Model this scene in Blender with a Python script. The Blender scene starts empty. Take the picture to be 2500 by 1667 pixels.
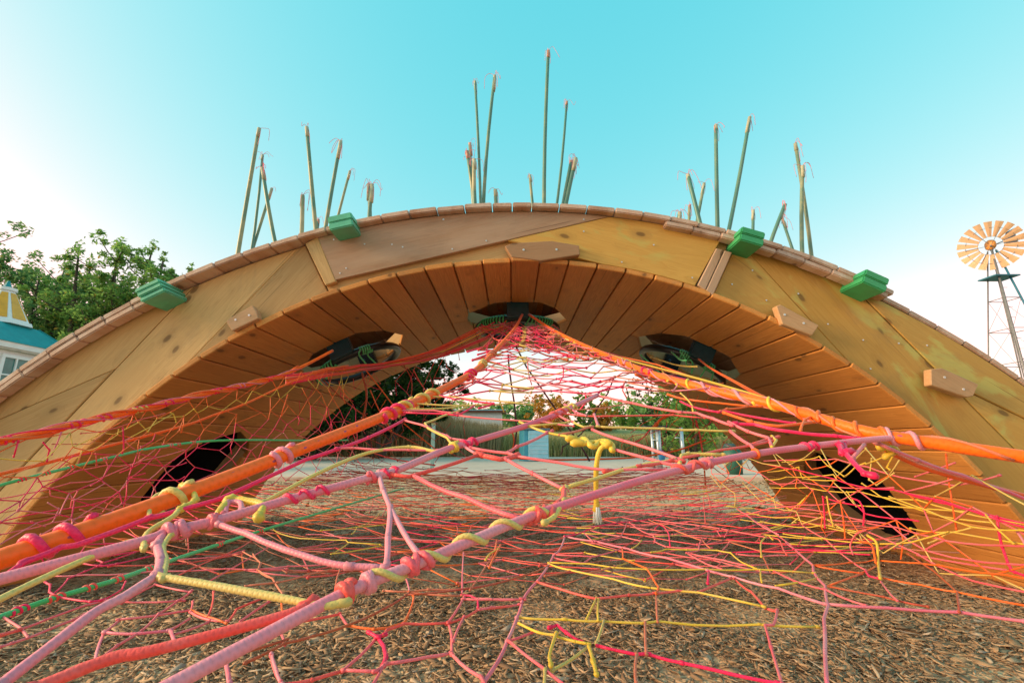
import bpy, bmesh, math, random
import numpy as np
from mathutils import Vector, Matrix

random.seed(7)
RNG = np.random.default_rng(7)
R = math.radians
SC = bpy.context.scene
COL = SC.collection

# ------------------------------------------------------------------ camera
F_PX, HOR, CAM_H = 1100.0, 1085.0, 0.89          # focal length and horizon in photo pixels (2500 wide), lens height
PITCH = math.atan((HOR - 833.5) / F_PX)
CP, SP = math.cos(PITCH), math.sin(PITCH)
cam_d = bpy.data.cameras.new('camera')
cam_d.sensor_width = 36.0
cam_d.lens = 36.0 * F_PX / 2500.0
cam_d.clip_start, cam_d.clip_end = 0.02, 3000.0
cam = bpy.data.objects.new('camera', cam_d)
COL.objects.link(cam)
cam.location = (0, 0, CAM_H)
cam.rotation_euler = (math.pi / 2 + PITCH, 0, 0)
SC.camera = cam

# ------------------------------------------------------------------ light
SUN_EL, SUN_AZ = R(17.0), R(-99.0)             # azimuth from +Y towards +X: low evening sun, on the left
SUN_DIR = Vector((math.sin(SUN_AZ) * math.cos(SUN_EL), math.cos(SUN_AZ) * math.cos(SUN_EL), math.sin(SUN_EL)))
world = bpy.data.worlds.new('World')
SC.world = world
world.use_nodes = True
wn, wl = world.node_tree.nodes, world.node_tree.links
wn.clear()
sky = wn.new('ShaderNodeTexSky')
sky.sky_type = 'NISHITA'
sky.sun_disc = False
sky.sun_elevation = SUN_EL
sky.sun_rotation = SUN_AZ
sky.air_density, sky.dust_density, sky.ozone_density = 1.0, 1.0, 1.0
bg = wn.new('ShaderNodeBackground')
bg.inputs['Strength'].default_value = 0.091
wo = wn.new('ShaderNodeOutputWorld')
sep, comb = wn.new('ShaderNodeSeparateColor'), wn.new('ShaderNodeCombineColor')
wl.new(sky.outputs['Color'], sep.inputs[0])
# white balance / film curve of the whole sky, the same in every direction: (gain, gamma, ceiling) per channel
for ch, (gain, gam, top) in enumerate([(0.84, 1.55, 5.0), (2.04, 0.33, 4.7), (2.10, 0.24, 4.2)]):
    pw, mu, mn = wn.new('ShaderNodeMath'), wn.new('ShaderNodeMath'), wn.new('ShaderNodeMath')
    pw.operation, mu.operation, mn.operation = 'POWER', 'MULTIPLY', 'MINIMUM'
    wl.new(sep.outputs[ch], pw.inputs[0]); pw.inputs[1].default_value = gam
    wl.new(pw.outputs[0], mu.inputs[0]); mu.inputs[1].default_value = gain
    wl.new(mu.outputs[0], mn.inputs[0]); mn.inputs[1].default_value = top
    wl.new(mn.outputs[0], comb.inputs[ch])
wl.new(comb.outputs[0], bg.inputs['Color'])
wl.new(bg.outputs['Background'], wo.inputs['Surface'])
sun_d = bpy.data.lights.new('sun', 'SUN')
sun_d.energy = 1.5
sun_d.angle = R(20.0)
sun_d.color = (1.0, 0.72, 0.42)
sun = bpy.data.objects.new('sun', sun_d)
COL.objects.link(sun)
sun.rotation_euler = SUN_DIR.to_track_quat('Z', 'Y').to_euler()
sun.location = SUN_DIR * 60
SC.view_settings.view_transform = 'Standard'
SC.view_settings.look = 'None'
SC.view_settings.gamma = 1.0
SC.view_settings.exposure = 1.9
SC.view_settings.use_curve_mapping = False
SC.cycles.max_bounces = 8
SC.cycles.diffuse_bounces = 5
# ------------------------------------------------------------------ helpers
def ray(px, py):
    u, v = (px - 1250.0) / F_PX, (833.5 - py) / F_PX
    return Vector((u, CP - v * SP, SP + v * CP))

def at_d(px, py, d):                              # point seen at photo pixel (px, py), d metres along the lens axis
    return Vector((0, 0, CAM_H)) + ray(px, py) * d

def at_y(px, py, y):                              # ... on the vertical plane y
    r = ray(px, py)
    return Vector((0, 0, CAM_H)) + r * (y / r.y)

def tag(o, label=None, cat=None, group=None, kind=None):
    if label: o['label'] = label
    if cat: o['category'] = cat
    if group: o['group'] = group
    if kind: o['kind'] = kind
    return o

def empty(name, loc, label, cat, group=None):
    o = bpy.data.objects.new(name, None)
    o.empty_display_size = 0.1
    o.location = loc
    COL.objects.link(o)
    return tag(o, label, cat, group)

def link(name, me, mat=None, parent=None, M=None):
    """one mesh object; M is a world matrix (parents are never rotated)"""
    o = bpy.data.objects.new(name, me)
    COL.objects.link(o)
    if mat is not None and not me.materials:
        me.materials.append(mat)
    M = M.copy() if M is not None else Matrix.Identity(4)
    if parent is not None:
        o.parent = parent
        base = parent.matrix_basis.copy()
        p = parent.parent
        while p is not None:
            base = p.matrix_basis @ base
            p = p.parent
        M = base.inverted() @ M
    o.matrix_basis = M
    return o

def bm_mesh(bm, smooth=False):
    me = bpy.data.meshes.new('m')
    bm.normal_update()
    bm.to_mesh(me); bm.free()
    if smooth:
        me.polygons.foreach_set('use_smooth', [True] * len(me.polygons))
    return me

def frame(origin, xdir, ydir):
    x = Vector(xdir).normalized(); z = x.cross(Vector(ydir)).normalized(); y = z.cross(x)
    M = Matrix((x, y, z)).transposed().to_4x4()
    M.translation = Vector(origin)
    return M

def add_box(bm, c, s, M=None):
    r = bmesh.ops.create_cube(bm, size=1.0)
    vs = r['verts']
    T = Matrix.Translation(c) @ Matrix.Diagonal((s[0], s[1], s[2], 1))
    if M is not None: T = M @ T
    bmesh.ops.transform(bm, matrix=T, verts=vs)
    return vs

def add_prism(bm, poly, a, b, axis='y'):
    """poly: 2D points; extruded from a to b along the axis"""
    def v3(p, t):
        return {'x': (t, p[0], p[1]), 'y': (p[0], t, p[1]), 'z': (p[0], p[1], t)}[axis]
    lo = [bm.verts.new(v3(p, a)) for p in poly]
    hi = [bm.verts.new(v3(p, b)) for p in poly]
    n = len(poly)
    bm.faces.new(lo); bm.faces.new(hi[::-1])
    for i in range(n):
        bm.faces.new((lo[i], hi[i], hi[(i + 1) % n], lo[(i + 1) % n])[::-1])
    bmesh.ops.recalc_face_normals(bm, faces=bm.faces)

def bevel(bm, w, seg=1, ang=30):
    es = [e for e in bm.edges if len(e.link_faces) == 2 and e.calc_face_angle(0) > R(ang)]
    bmesh.ops.bevel(bm, geom=es, offset=w, segments=seg, affect='EDGES', clamp_overlap=True)

def catmull(P, n=6):
    P = [Vector(p) for p in P]
    if len(P) < 3: return P
    Q = [P[0] * 2 - P[1]] + P + [P[-1] * 2 - P[-2]]
    out = []
    for i in range(1, len(Q) - 2):
        p0, p1, p2, p3 = Q[i - 1:i + 3]
        for k in range(n):
            t = k / n
            out.append(0.5 * ((2 * p1) + (p2 - p0) * t + (2 * p0 - 5 * p1 + 4 * p2 - p3) * t * t + (3 * p1 - p0 - 3 * p2 + p3) * t ** 3))
    out.append(P[-1])
    return out

class Geo:
    def __init__(s):
        s.v, s.f, s.uv = [], [], []
    def tube(s, pts, r, sides=6, r2=None, wob=0.0):
        pts = [Vector(p) for p in pts]
        q = [pts[0]]
        for p in pts[1:]:
            if (p - q[-1]).length > 1e-5: q.append(p)
        pts = q
        n = len(pts)
        if n < 2: return
        T = []
        for i in range(n):
            d = pts[min(i + 1, n - 1)] - pts[max(i - 1, 0)]
            T.append(d.normalized() if d.length > 1e-9 else Vector((0, 0, 1)))
        a = T[0].orthogonal().normalized()
        base = len(s.v)
        L = 0.0
        Ls = []
        for i in range(n):
            if i: L += (pts[i] - pts[i - 1]).length
            Ls.append(L)
            a = (a - T[i] * a.dot(T[i])).normalized()
            b = T[i].cross(a)
            rr = r if r2 is None else r + (r2 - r) * i / (n - 1)
            if wob: rr *= 1 + random.uniform(-wob, wob)
            for k in range(sides):
                an = 2 * math.pi * k / sides
                s.v.append(pts[i] + (a * math.cos(an) + b * math.sin(an)) * rr)
        for i in range(n - 1):
            for k in range(sides):
                k2 = (k + 1) % sides
                s.f.append((base + i * sides + k, base + i * sides + k2, base + (i + 1) * sides + k2, base + (i + 1) * sides + k))
                s.uv.append(((Ls[i], k / sides), (Ls[i], (k + 1) / sides), (Ls[i + 1], (k + 1) / sides), (Ls[i + 1], k / sides)))
        for end in (0, n - 1):
            idx = tuple(base + end * sides + k for k in range(sides))
            s.f.append(idx[::-1] if end == 0 else idx)
            s.uv.append(tuple((Ls[end], 0.5) for _ in idx))
    def blob(s, c, r, d=None, k=1.0):
        """small knotted lump: a squashed low sphere with an uneven skin"""
        c = Vector(c)
        d = Vector(d).normalized() if d is not None else Vector((random.gauss(0, 1), random.gauss(0, 1), random.gauss(0, 1))).normalized()
        a = d.orthogonal().normalized(); b = d.cross(a)
        base = len(s.v)
        rings = ((-1.3 * k, 0.45), (-0.7 * k, 0.95), (0.0, 0.9), (0.7 * k, 1.0), (1.3 * k, 0.45))
        for (h, w) in rings:
            for q in range(6):
                an = q * math.pi / 3
                w2 = w * random.uniform(0.8, 1.2)
                s.v.append(c + d * (h * r) + (a * math.cos(an) + b * math.sin(an)) * (w2 * r))
        for i in range(len(rings) - 1):
            for q in range(6):
                q2 = (q + 1) % 6
                s.f.append((base + i * 6 + q, base + i * 6 + q2, base + i * 6 + 6 + q2, base + i * 6 + 6 + q))
                s.uv.append(((0, 0),) * 4)
        s.f.append(tuple(base + q for q in range(6))[::-1]); s.uv.append(((0, 0),) * 6)
        e = base + (len(rings) - 1) * 6
        s.f.append(tuple(e + q for q in range(6))); s.uv.append(((0, 0),) * 6)
    def quad(s, c, a, b):
        base = len(s.v)
        s.v += [c - a - b, c + a - b, c + a + b, c - a + b]
        s.f.append((base, base + 1, base + 2, base + 3)); s.uv.append(((0, 0), (1, 0), (1, 1), (0, 1)))
    def mesh(s, smooth=True, uv=True):
        me = bpy.data.meshes.new('m')
        me.from_pydata([tuple(v) for v in s.v], [], s.f)
        if uv:
            l = me.uv_layers.new(name='UVMap')
            l.data.foreach_set('uv', [c for f in s.uv for p in f for c in p])
        if smooth:
            me.polygons.foreach_set('use_smooth', [True] * len(me.polygons))
        me.update()
        return me

# ------------------------------------------------------------------ materials
def new_mat(name):
    m = bpy.data.materials.new(name)
    m.use_nodes = True
    nt = m.node_tree
    b = nt.nodes['Principled BSDF']
    return m, nt, b

def N(nt, typ, **kw):
    n = nt.nodes.new(typ)
    for k, v in kw.items(): setattr(n, k, v)
    return n

def ramp(nt, fac, stops):
    r = N(nt, 'ShaderNodeValToRGB')
    while len(r.color_ramp.elements) < len(stops): r.color_ramp.elements.new(0.5)
    for e, (p, c) in zip(r.color_ramp.elements, stops):
        e.position = p; e.color = (*c, 1) if len(c) == 3 else c
    nt.links.new(fac, r.inputs['Fac'])
    return r

def noise(nt, vec, scale, detail=4, rough=0.55, dist=0.0):
    n = N(nt, 'ShaderNodeTexNoise')
    n.inputs['Scale'].default_value = scale; n.inputs['Detail'].default_value = detail
    n.inputs['Roughness'].default_value = rough; n.inputs['Distortion'].default_value = dist
    if vec is not None: nt.links.new(vec, n.inputs['Vector'])
    return n

def mix(nt, fac, a, b, mode='MIX'):
    m = N(nt, 'ShaderNodeMix', data_type='RGBA', blend_type=mode)
    for sock, val in ((m.inputs[0], fac), (m.inputs[6], a), (m.inputs[7], b)):
        if hasattr(val, 'is_linked') or isinstance(val, bpy.types.NodeSocket): nt.links.new(val, sock)
        elif isinstance(val, (int, float)): sock.default_value = val
        else: sock.default_value = (*val, 1)
    return m.outputs[2]

def math_n(nt, op, a, b=None):
    m = N(nt, 'ShaderNodeMath', operation=op)
    for i, v in enumerate((a, b)):
        if v is None: continue
        if isinstance(v, bpy.types.NodeSocket): nt.links.new(v, m.inputs[i])
        else: m.inputs[i].default_value = v
    return m.outputs[0]

def bump(nt, bsdf, h, strength=0.3, dist=0.01):
    b = N(nt, 'ShaderNodeBump')
    b.inputs['Strength'].default_value = strength; b.inputs['Distance'].default_value = dist
    nt.links.new(h, b.inputs['Height']); nt.links.new(b.outputs['Normal'], bsdf.inputs['Normal'])

def wood(name, light, dark, knot=(0.10, 0.045, 0.015), weather=None, wamt=0.0, rough=0.62, stain=None):
    """planed softwood: grain along local X, growth bands, knots, per-board tint"""
    m, nt, b = new_mat(name)
    L = nt.links
    tc = N(nt, 'ShaderNodeTexCoord'); oi = N(nt, 'ShaderNodeObjectInfo')
    off = N(nt, 'ShaderNodeCombineXYZ')
    L.new(math_n(nt, 'MULTIPLY', oi.outputs['Random'], 37.0), off.inputs[0])
    L.new(math_n(nt, 'MULTIPLY', oi.outputs['Random'], 91.0), off.inputs[1])
    L.new(math_n(nt, 'MULTIPLY', oi.outputs['Random'], 53.0), off.inputs[2])
    add = N(nt, 'ShaderNodeVectorMath', operation='ADD')
    L.new(tc.outputs['Object'], add.inputs[0]); L.new(off.outputs[0], add.inputs[1])
    def mp(s):
        q = N(nt, 'ShaderNodeMapping'); q.inputs['Scale'].default_value = s
        L.new(add.outputs[0], q.inputs['Vector']); return q.outputs[0]
    # knots: sparse cells, stretched along the grain
    vo = N(nt, 'ShaderNodeTexVoronoi', feature='F1'); vo.inputs['Scale'].default_value = 1.0
    warp = noise(nt, mp((6, 14, 14)), 1.0, 2)
    kv = N(nt, 'ShaderNodeVectorMath', operation='ADD'); ks = N(nt, 'ShaderNodeVectorMath', operation='SCALE')
    L.new(warp.outputs['Color'], ks.inputs[0]); ks.inputs['Scale'].default_value = 0.10
    L.new(mp((3.0, 6.6, 6.6)), kv.inputs[0]); L.new(ks.outputs[0], kv.inputs[1])
    L.new(kv.outputs[0], vo.inputs['Vector'])
    kd = vo.outputs['Distance']
    kmask = ramp(nt, kd, [(0.0, (1, 1, 1)), (0.085, (0.9, 0.9, 0.9)), (0.125, (0, 0, 0))]).outputs[0]
    halo = ramp(nt, kd, [(0.08, (1, 1, 1)), (0.30, (0, 0, 0))]).outputs[0]
    # grain, bent round the knots
    gv = N(nt, 'ShaderNodeVectorMath', operation='ADD'); gs = N(nt, 'ShaderNodeVectorMath', operation='SCALE')
    hv = N(nt, 'ShaderNodeCombineXYZ'); L.new(halo, hv.inputs[1]); L.new(halo, hv.inputs[2])
    L.new(hv.outputs[0], gs.inputs[0]); gs.inputs['Scale'].default_value = 0.9
    L.new(mp((1.1, 16, 16)), gv.inputs[0]); L.new(gs.outputs[0], gv.inputs[1])
    g1 = noise(nt, gv.outputs[0], 1.0, 3, 0.5, 0.6)
    g2 = noise(nt, mp((5, 140, 140)), 1.0, 3, 0.6)
    g3 = noise(nt, mp((1.4, 3.0, 3.0)), 1.0, 3, 0.55)
    wv = N(nt, 'ShaderNodeMath', operation='FRACT'); L.new(math_n(nt, 'MULTIPLY', g1.outputs['Fac'], 7.0), wv.inputs[0])
    band = ramp(nt, wv.outputs[0], [(0.0, (0, 0, 0)), (0.75, (0.45, 0.45, 0.45)), (0.93, (1, 1, 1)), (1.0, (0, 0, 0))]).outputs[0]
    c = mix(nt, math_n(nt, 'MULTIPLY', band, 0.62), light, dark)
    c = mix(nt, math_n(nt, 'MULTIPLY', ramp(nt, g2.outputs['Fac'], [(0.42, (0, 0, 0)), (0.7, (1, 1, 1))]).outputs[0], 0.5), c, dark)
    blot = ramp(nt, g3.outputs['Fac'], [(0.35, (0, 0, 0)), (0.7, (1, 1, 1))]).outputs[0]
    c = mix(nt, math_n(nt, 'MULTIPLY', blot, 0.55), c, tuple(d * 0.9 + l * 0.1 for d, l in zip(dark, light)))
    tint = ramp(nt, oi.outputs['Random'], [(0.0, (0.70, 0.66, 0.64)), (0.3, (1.05, 1.0, 0.95)), (0.5, (0.82, 0.76, 0.70)), (0.75, (1.15, 1.12, 1.08)), (1.0, (0.80, 0.78, 0.80))]).outputs[0]
    c = mix(nt, 1.0, c, tint, 'MULTIPLY')
    if weather is not None:
        w = noise(nt, mp((0.9, 5, 5)), 1.0, 5, 0.65)
        wm = ramp(nt, w.outputs['Fac'], [(0.38, (0, 0, 0)), (0.66, (1, 1, 1))]).outputs[0]
        c = mix(nt, math_n(nt, 'MULTIPLY', wm, wamt), c, weather)
    if stain is not None:                        # patches of greenish treatment left on the boards
        w = noise(nt, mp((1.6, 3.6, 3.6)), 1.0, 6, 0.6, 0.8)
        wm = ramp(nt, w.outputs['Fac'], [(0.55, (0, 0, 0)), (0.63, (1, 1, 1))]).outputs[0]
        c = mix(nt, math_n(nt, 'MULTIPLY', wm, 0.75), c, stain)
    ck = noise(nt, mp((0.7, 75, 75)), 1.0, 2, 0.5, 0.3)      # drying checks along the grain
    ckm = ramp(nt, ck.outputs['Fac'], [(0.70, (0, 0, 0)), (0.74, (1, 1, 1))]).outputs[0]
    c = mix(nt, math_n(nt, 'MULTIPLY', ckm, 0.7), c, tuple(0.35 * x for x in dark))
    sm_ = noise(nt, mp((1.0, 2.2, 2.2)), 1.0, 6, 0.7, 1.2)   # handling smears and water marks
    c = mix(nt, math_n(nt, 'MULTIPLY', ramp(nt, sm_.outputs['Fac'], [(0.56, (0, 0, 0)), (0.75, (1, 1, 1))]).outputs[0], 0.35), c, (0.20, 0.145, 0.09))
    c = mix(nt, math_n(nt, 'MULTIPLY', halo, 0.35), c, tuple(0.5 * (x + y) for x, y in zip(knot, dark)))
    c = mix(nt, math_n(nt, 'MULTIPLY', kmask, 0.68), c, knot)
    L.new(c, b.inputs['Base Color'])
    b.inputs['Roughness'].default_value = rough
    b.inputs['Specular IOR Level'].default_value = 0.3
    h = math_n(nt, 'SUBTRACT', math_n(nt, 'ADD', math_n(nt, 'MULTIPLY', g2.outputs['Fac'], 0.6), math_n(nt, 'MULTIPLY', band, -0.2)), math_n(nt, 'MULTIPLY', kmask, 0.4))
    bump(nt, b, h, 0.55, 0.003)
    return m

def plain(name, col, rough=0.6, var=0.15, scale=6.0, metal=0.0, dirt=None):
    m, nt, b = new_mat(name)
    tc = N(nt, 'ShaderNodeTexCoord')
    n = noise(nt, tc.outputs['Object'], scale, 6, 0.65)
    lo = tuple(c * (1 - var) for c in col); hi = tuple(min(1, c * (1 + var)) for c in col)
    c = ramp(nt, n.outputs['Fac'], [(0.3, lo), (0.7, hi)]).outputs[0]
    if dirt is not None:
        n2 = noise(nt, tc.outputs['Object'], scale * 0.4, 6, 0.7)
        c = mix(nt, ramp(nt, n2.outputs['Fac'], [(0.5, (0, 0, 0)), (0.72, (0.8, 0.8, 0.8))]).outputs[0], c, dirt)
    nt.links.new(c, b.inputs['Base Color'])
    b.inputs['Roughness'].default_value = rough; b.inputs['Metallic'].default_value = metal
    n3 = noise(nt, tc.outputs['Object'], scale * 12, 4)
    bump(nt, b, n3.outputs['Fac'], 0.15, 0.004)
    return m

def rope_mat(name, col, col2, pitch=0.016, fleck=None, depth=0.22, strands=3):
    """laid cord: slanting strands along the UV length, sun-faded stretches, optional tracer flecks"""
    m, nt, b = new_mat(name)
    L = nt.links
    uv = N(nt, 'ShaderNodeUVMap'); tc = N(nt, 'ShaderNodeTexCoord')
    sp = N(nt, 'ShaderNodeSeparateXYZ'); L.new(uv.outputs[0], sp.inputs[0])
    ph = math_n(nt, 'ADD', math_n(nt, 'MULTIPLY', sp.outputs[0], strands / pitch), math_n(nt, 'MULTIPLY', sp.outputs[1], float(strands)))
    ph2 = math_n(nt, 'SUBTRACT', math_n(nt, 'MULTIPLY', sp.outputs[0], strands / pitch), math_n(nt, 'MULTIPLY', sp.outputs[1], float(strands)))
    w1 = math_n(nt, 'ABSOLUTE', math_n(nt, 'SINE', math_n(nt, 'MULTIPLY', ph, math.pi)))
    w2 = math_n(nt, 'ABSOLUTE', math_n(nt, 'SINE', math_n(nt, 'MULTIPLY', ph2, math.pi)))
    h = math_n(nt, 'MAXIMUM', w1, w2)
    n = noise(nt, tc.outputs['Object'], 5.0, 4, 0.6)
    c = mix(nt, ramp(nt, n.outputs['Fac'], [(0.36, (0, 0, 0)), (0.66, (1, 1, 1))]).outputs[0], col, col2)
    nd = noise(nt, tc.outputs['Object'], 38.0, 5, 0.7)       # faded and grubby patches
    c = mix(nt, math_n(nt, 'MULTIPLY', ramp(nt, nd.outputs['Fac'], [(0.50, (0, 0, 0)), (0.72, (1, 1, 1))]).outputs[0], 0.05 if fleck is not None else 0.20), c, tuple(0.5 * x + 0.22 for x in col2))
    c = mix(nt, math_n(nt, 'MULTIPLY', ramp(nt, nd.outputs['Fac'], [(0.28, (1, 1, 1)), (0.44, (0, 0, 0))]).outputs[0], 0.25), c, tuple(0.6 * x for x in col))
    c = mix(nt, math_n(nt, 'MULTIPLY', math_n(nt, 'SUBTRACT', 1.0, h), 0.55), c, tuple(x * 0.66 for x in col))  # shade of the grooves between strands, painted into the colour
    if fleck is not None:
        mpv = N(nt, 'ShaderNodeCombineXYZ')
        L.new(math_n(nt, 'MULTIPLY', sp.outputs[0], 34.0), mpv.inputs[0]); L.new(math_n(nt, 'MULTIPLY', sp.outputs[1], 4.0), mpv.inputs[1])
        vo = N(nt, 'ShaderNodeTexVoronoi', feature='F1'); vo.inputs['Scale'].default_value = 1.0; vo.inputs['Randomness'].default_value = 0.45
        L.new(mpv.outputs[0], vo.inputs['Vector'])
        fm = ramp(nt, vo.outputs['Distance'], [(0.10, (1, 1, 1)), (0.15, (0, 0, 0))]).outputs[0]
        c = mix(nt, math_n(nt, 'MULTIPLY', fm, 0.8), c, fleck)
    L.new(c, b.inputs['Base Color'])
    b.inputs['Roughness'].default_value = 0.48
    b.inputs['Sheen Weight'].default_value = 0.10
    b.inputs['Specular IOR Level'].default_value = 0.4
    b.inputs['Sheen Roughness'].default_value = 0.4
    fz = noise(nt, tc.outputs['Object'], 900.0, 2)
    bump(nt, b, math_n(nt, 'ADD', h, math_n(nt, 'MULTIPLY', fz.outputs['Fac'], 0.25)), depth, 0.0016)
    return m

MAT = {}
MAT['fascia'] = wood('fascia_wood', (0.63, 0.42, 0.185), (0.46, 0.27, 0.10), stain=None)
MAT['fascia_green'] = wood('fascia_wood_treated', (0.66, 0.40, 0.10), (0.52, 0.275, 0.056), stain=(0.50, 0.44, 0.12))
MAT['fascia_old'] = wood('fascia_wood_weathered', (0.52, 0.33, 0.20), (0.36, 0.20, 0.115), weather=(0.50, 0.37, 0.27), wamt=0.45)
MAT['soffit'] = wood('soffit_wood', (0.72, 0.33, 0.085), (0.48, 0.185, 0.042))
MAT['deck'] = wood('deck_wood', (0.58, 0.38, 0.28), (0.44, 0.24, 0.15), weather=(0.68, 0.55, 0.46), wamt=0.65)
MAT['cleat'] = wood('cleat_wood', (0.58, 0.36, 0.20), (0.44, 0.25, 0.12))
MAT['hatch'] = wood('hatch_wood', (0.52, 0.38, 0.20), (0.40, 0.26, 0.12))
MAT['green_l'] = plain('mint_paint', (0.10, 0.46, 0.28), 0.5, 0.18, 9, dirt=(0.16, 0.40, 0.30))
MAT['green_r'] = plain('green_paint', (0.035, 0.30, 0.11), 0.45, 0.18, 9, dirt=(0.05, 0.24, 0.10))
MAT['black'] = plain('black_steel', (0.010, 0.013, 0.016), 0.32, 0.3, 20)
MAT['teal_steel'] = plain('blue_black_steel', (0.010, 0.050, 0.075), 0.3, 0.25, 15)
MAT['screw'] = plain('zinc', (0.62, 0.62, 0.60), 0.35, 0.1, 30, 0.6)
HOT, HOT2 = (0.90, 0.006, 0.085), (0.84, 0.02, 0.11)
MAT['orange_rope'] = rope_mat('orange_rope', (1.0, 0.150, 0.0), (0.95, 0.110, 0.0), 0.05, fleck=(0.22, 0.05, 0.16), strands=4)
MAT['hot'] = rope_mat('hot_pink_cord', HOT, HOT2)
MAT['pink'] = rope_mat('pink_cord', (0.88, 0.105, 0.135), (0.80, 0.19, 0.21))
MAT['pale'] = rope_mat('faded_pink_rope', (0.76, 0.27, 0.32), (0.82, 0.10, 0.17))
MAT['red'] = rope_mat('coral_cord', (0.86, 0.070, 0.055), (0.80, 0.12, 0.10))
MAT['salmon'] = rope_mat('salmon_cord', (0.68, 0.19, 0.10), (0.62, 0.13, 0.06))
MAT['orange'] = rope_mat('orange_cord', (0.88, 0.150, 0.010), (0.90, 0.10, 0.008))
MAT['rust'] = rope_mat('rust_cord', (0.46, 0.10, 0.025), (0.50, 0.05, 0.03))
MAT['yellow'] = rope_mat('yellow_cord', (0.80, 0.50, 0.03), (0.70, 0.46, 0.08))
MAT['straw'] = rope_mat('straw_cord', (0.66, 0.47, 0.14), (0.72, 0.48, 0.09))
MAT['green'] = rope_mat('green_rope', (0.06, 0.46, 0.13), (0.14, 0.52, 0.22))
MAT['dark'] = rope_mat('dark_cord', (0.05, 0.02, 0.035), (0.12, 0.025, 0.05))
MAT['white'] = plain('frayed_white', (0.75, 0.78, 0.80), 0.8, 0.1, 30)
# ------------------------------------------------------------------ ground
def ground_mat():
    m, nt, b = new_mat('wood_chip_ground')
    tc = N(nt, 'ShaderNodeTexCoord')
    v = N(nt, 'ShaderNodeTexVoronoi', feature='F1'); v.inputs['Scale'].default_value = 34
    mp = N(nt, 'ShaderNodeMapping'); nt.links.new(tc.outputs['Object'], mp.inputs['Vector'])
    n0 = noise(nt, mp.outputs[0], 9, 3)
    vv = N(nt, 'ShaderNodeVectorMath', operation='ADD'); vs = N(nt, 'ShaderNodeVectorMath', operation='SCALE')
    nt.links.new(n0.outputs['Color'], vs.inputs[0]); vs.inputs['Scale'].default_value = 0.12
    nt.links.new(mp.outputs[0], vv.inputs[0]); nt.links.new(vs.outputs[0], vv.inputs[1])
    nt.links.new(vv.outputs[0], v.inputs['Vector'])
    sp = N(nt, 'ShaderNodeSeparateColor'); nt.links.new(v.outputs['Color'], sp.inputs[0])
    c = ramp(nt, sp.outputs[0], [(0.0, (0.20, 0.11, 0.055)), (0.3, (0.44, 0.26, 0.13)), (0.7, (0.60, 0.385, 0.205)), (1.0, (0.70, 0.50, 0.29))]).outputs[0]
    big = noise(nt, tc.outputs['Object'], 0.5, 5, 0.6)
    c = mix(nt, ramp(nt, big.outputs['Fac'], [(0.4, (0, 0, 0)), (0.7, (0.6, 0.6, 0.6))]).outputs[0], c, (0.66, 0.45, 0.27))
    nt.links.new(c, b.inputs['Base Color']); b.inputs['Roughness'].default_value = 0.9
    bump(nt, b, v.outputs['Distance'], 0.8, 0.02)
    return m

def grass_ground_mat():
    return plain('meadow_ground', (0.16, 0.15, 0.055), 0.95, 0.5, 1.2)

bm = bmesh.new()
bmesh.ops.create_grid(bm, x_segments=8, y_segments=8, size=900)
ground = link('ground', bm_mesh(bm), grass_ground_mat())
ground.location = (0, 0, -0.03)
tag(ground, kind='structure')
bm = bmesh.new()
bmesh.ops.create_grid(bm, x_segments=60, y_segments=60, size=1.0)
for v in bm.verts:
    v.co.x *= 17; v.co.y = v.co.y * 10.5 + 4.5
    v.co.z = 0.012 * (math.sin(v.co.x * 2.1 + v.co.y) + math.sin(v.co.y * 1.7 - v.co.x * 0.6))
tag(link('wood_chip_bed', bm_mesh(bm, True), ground_mat()), kind='structure')

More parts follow.
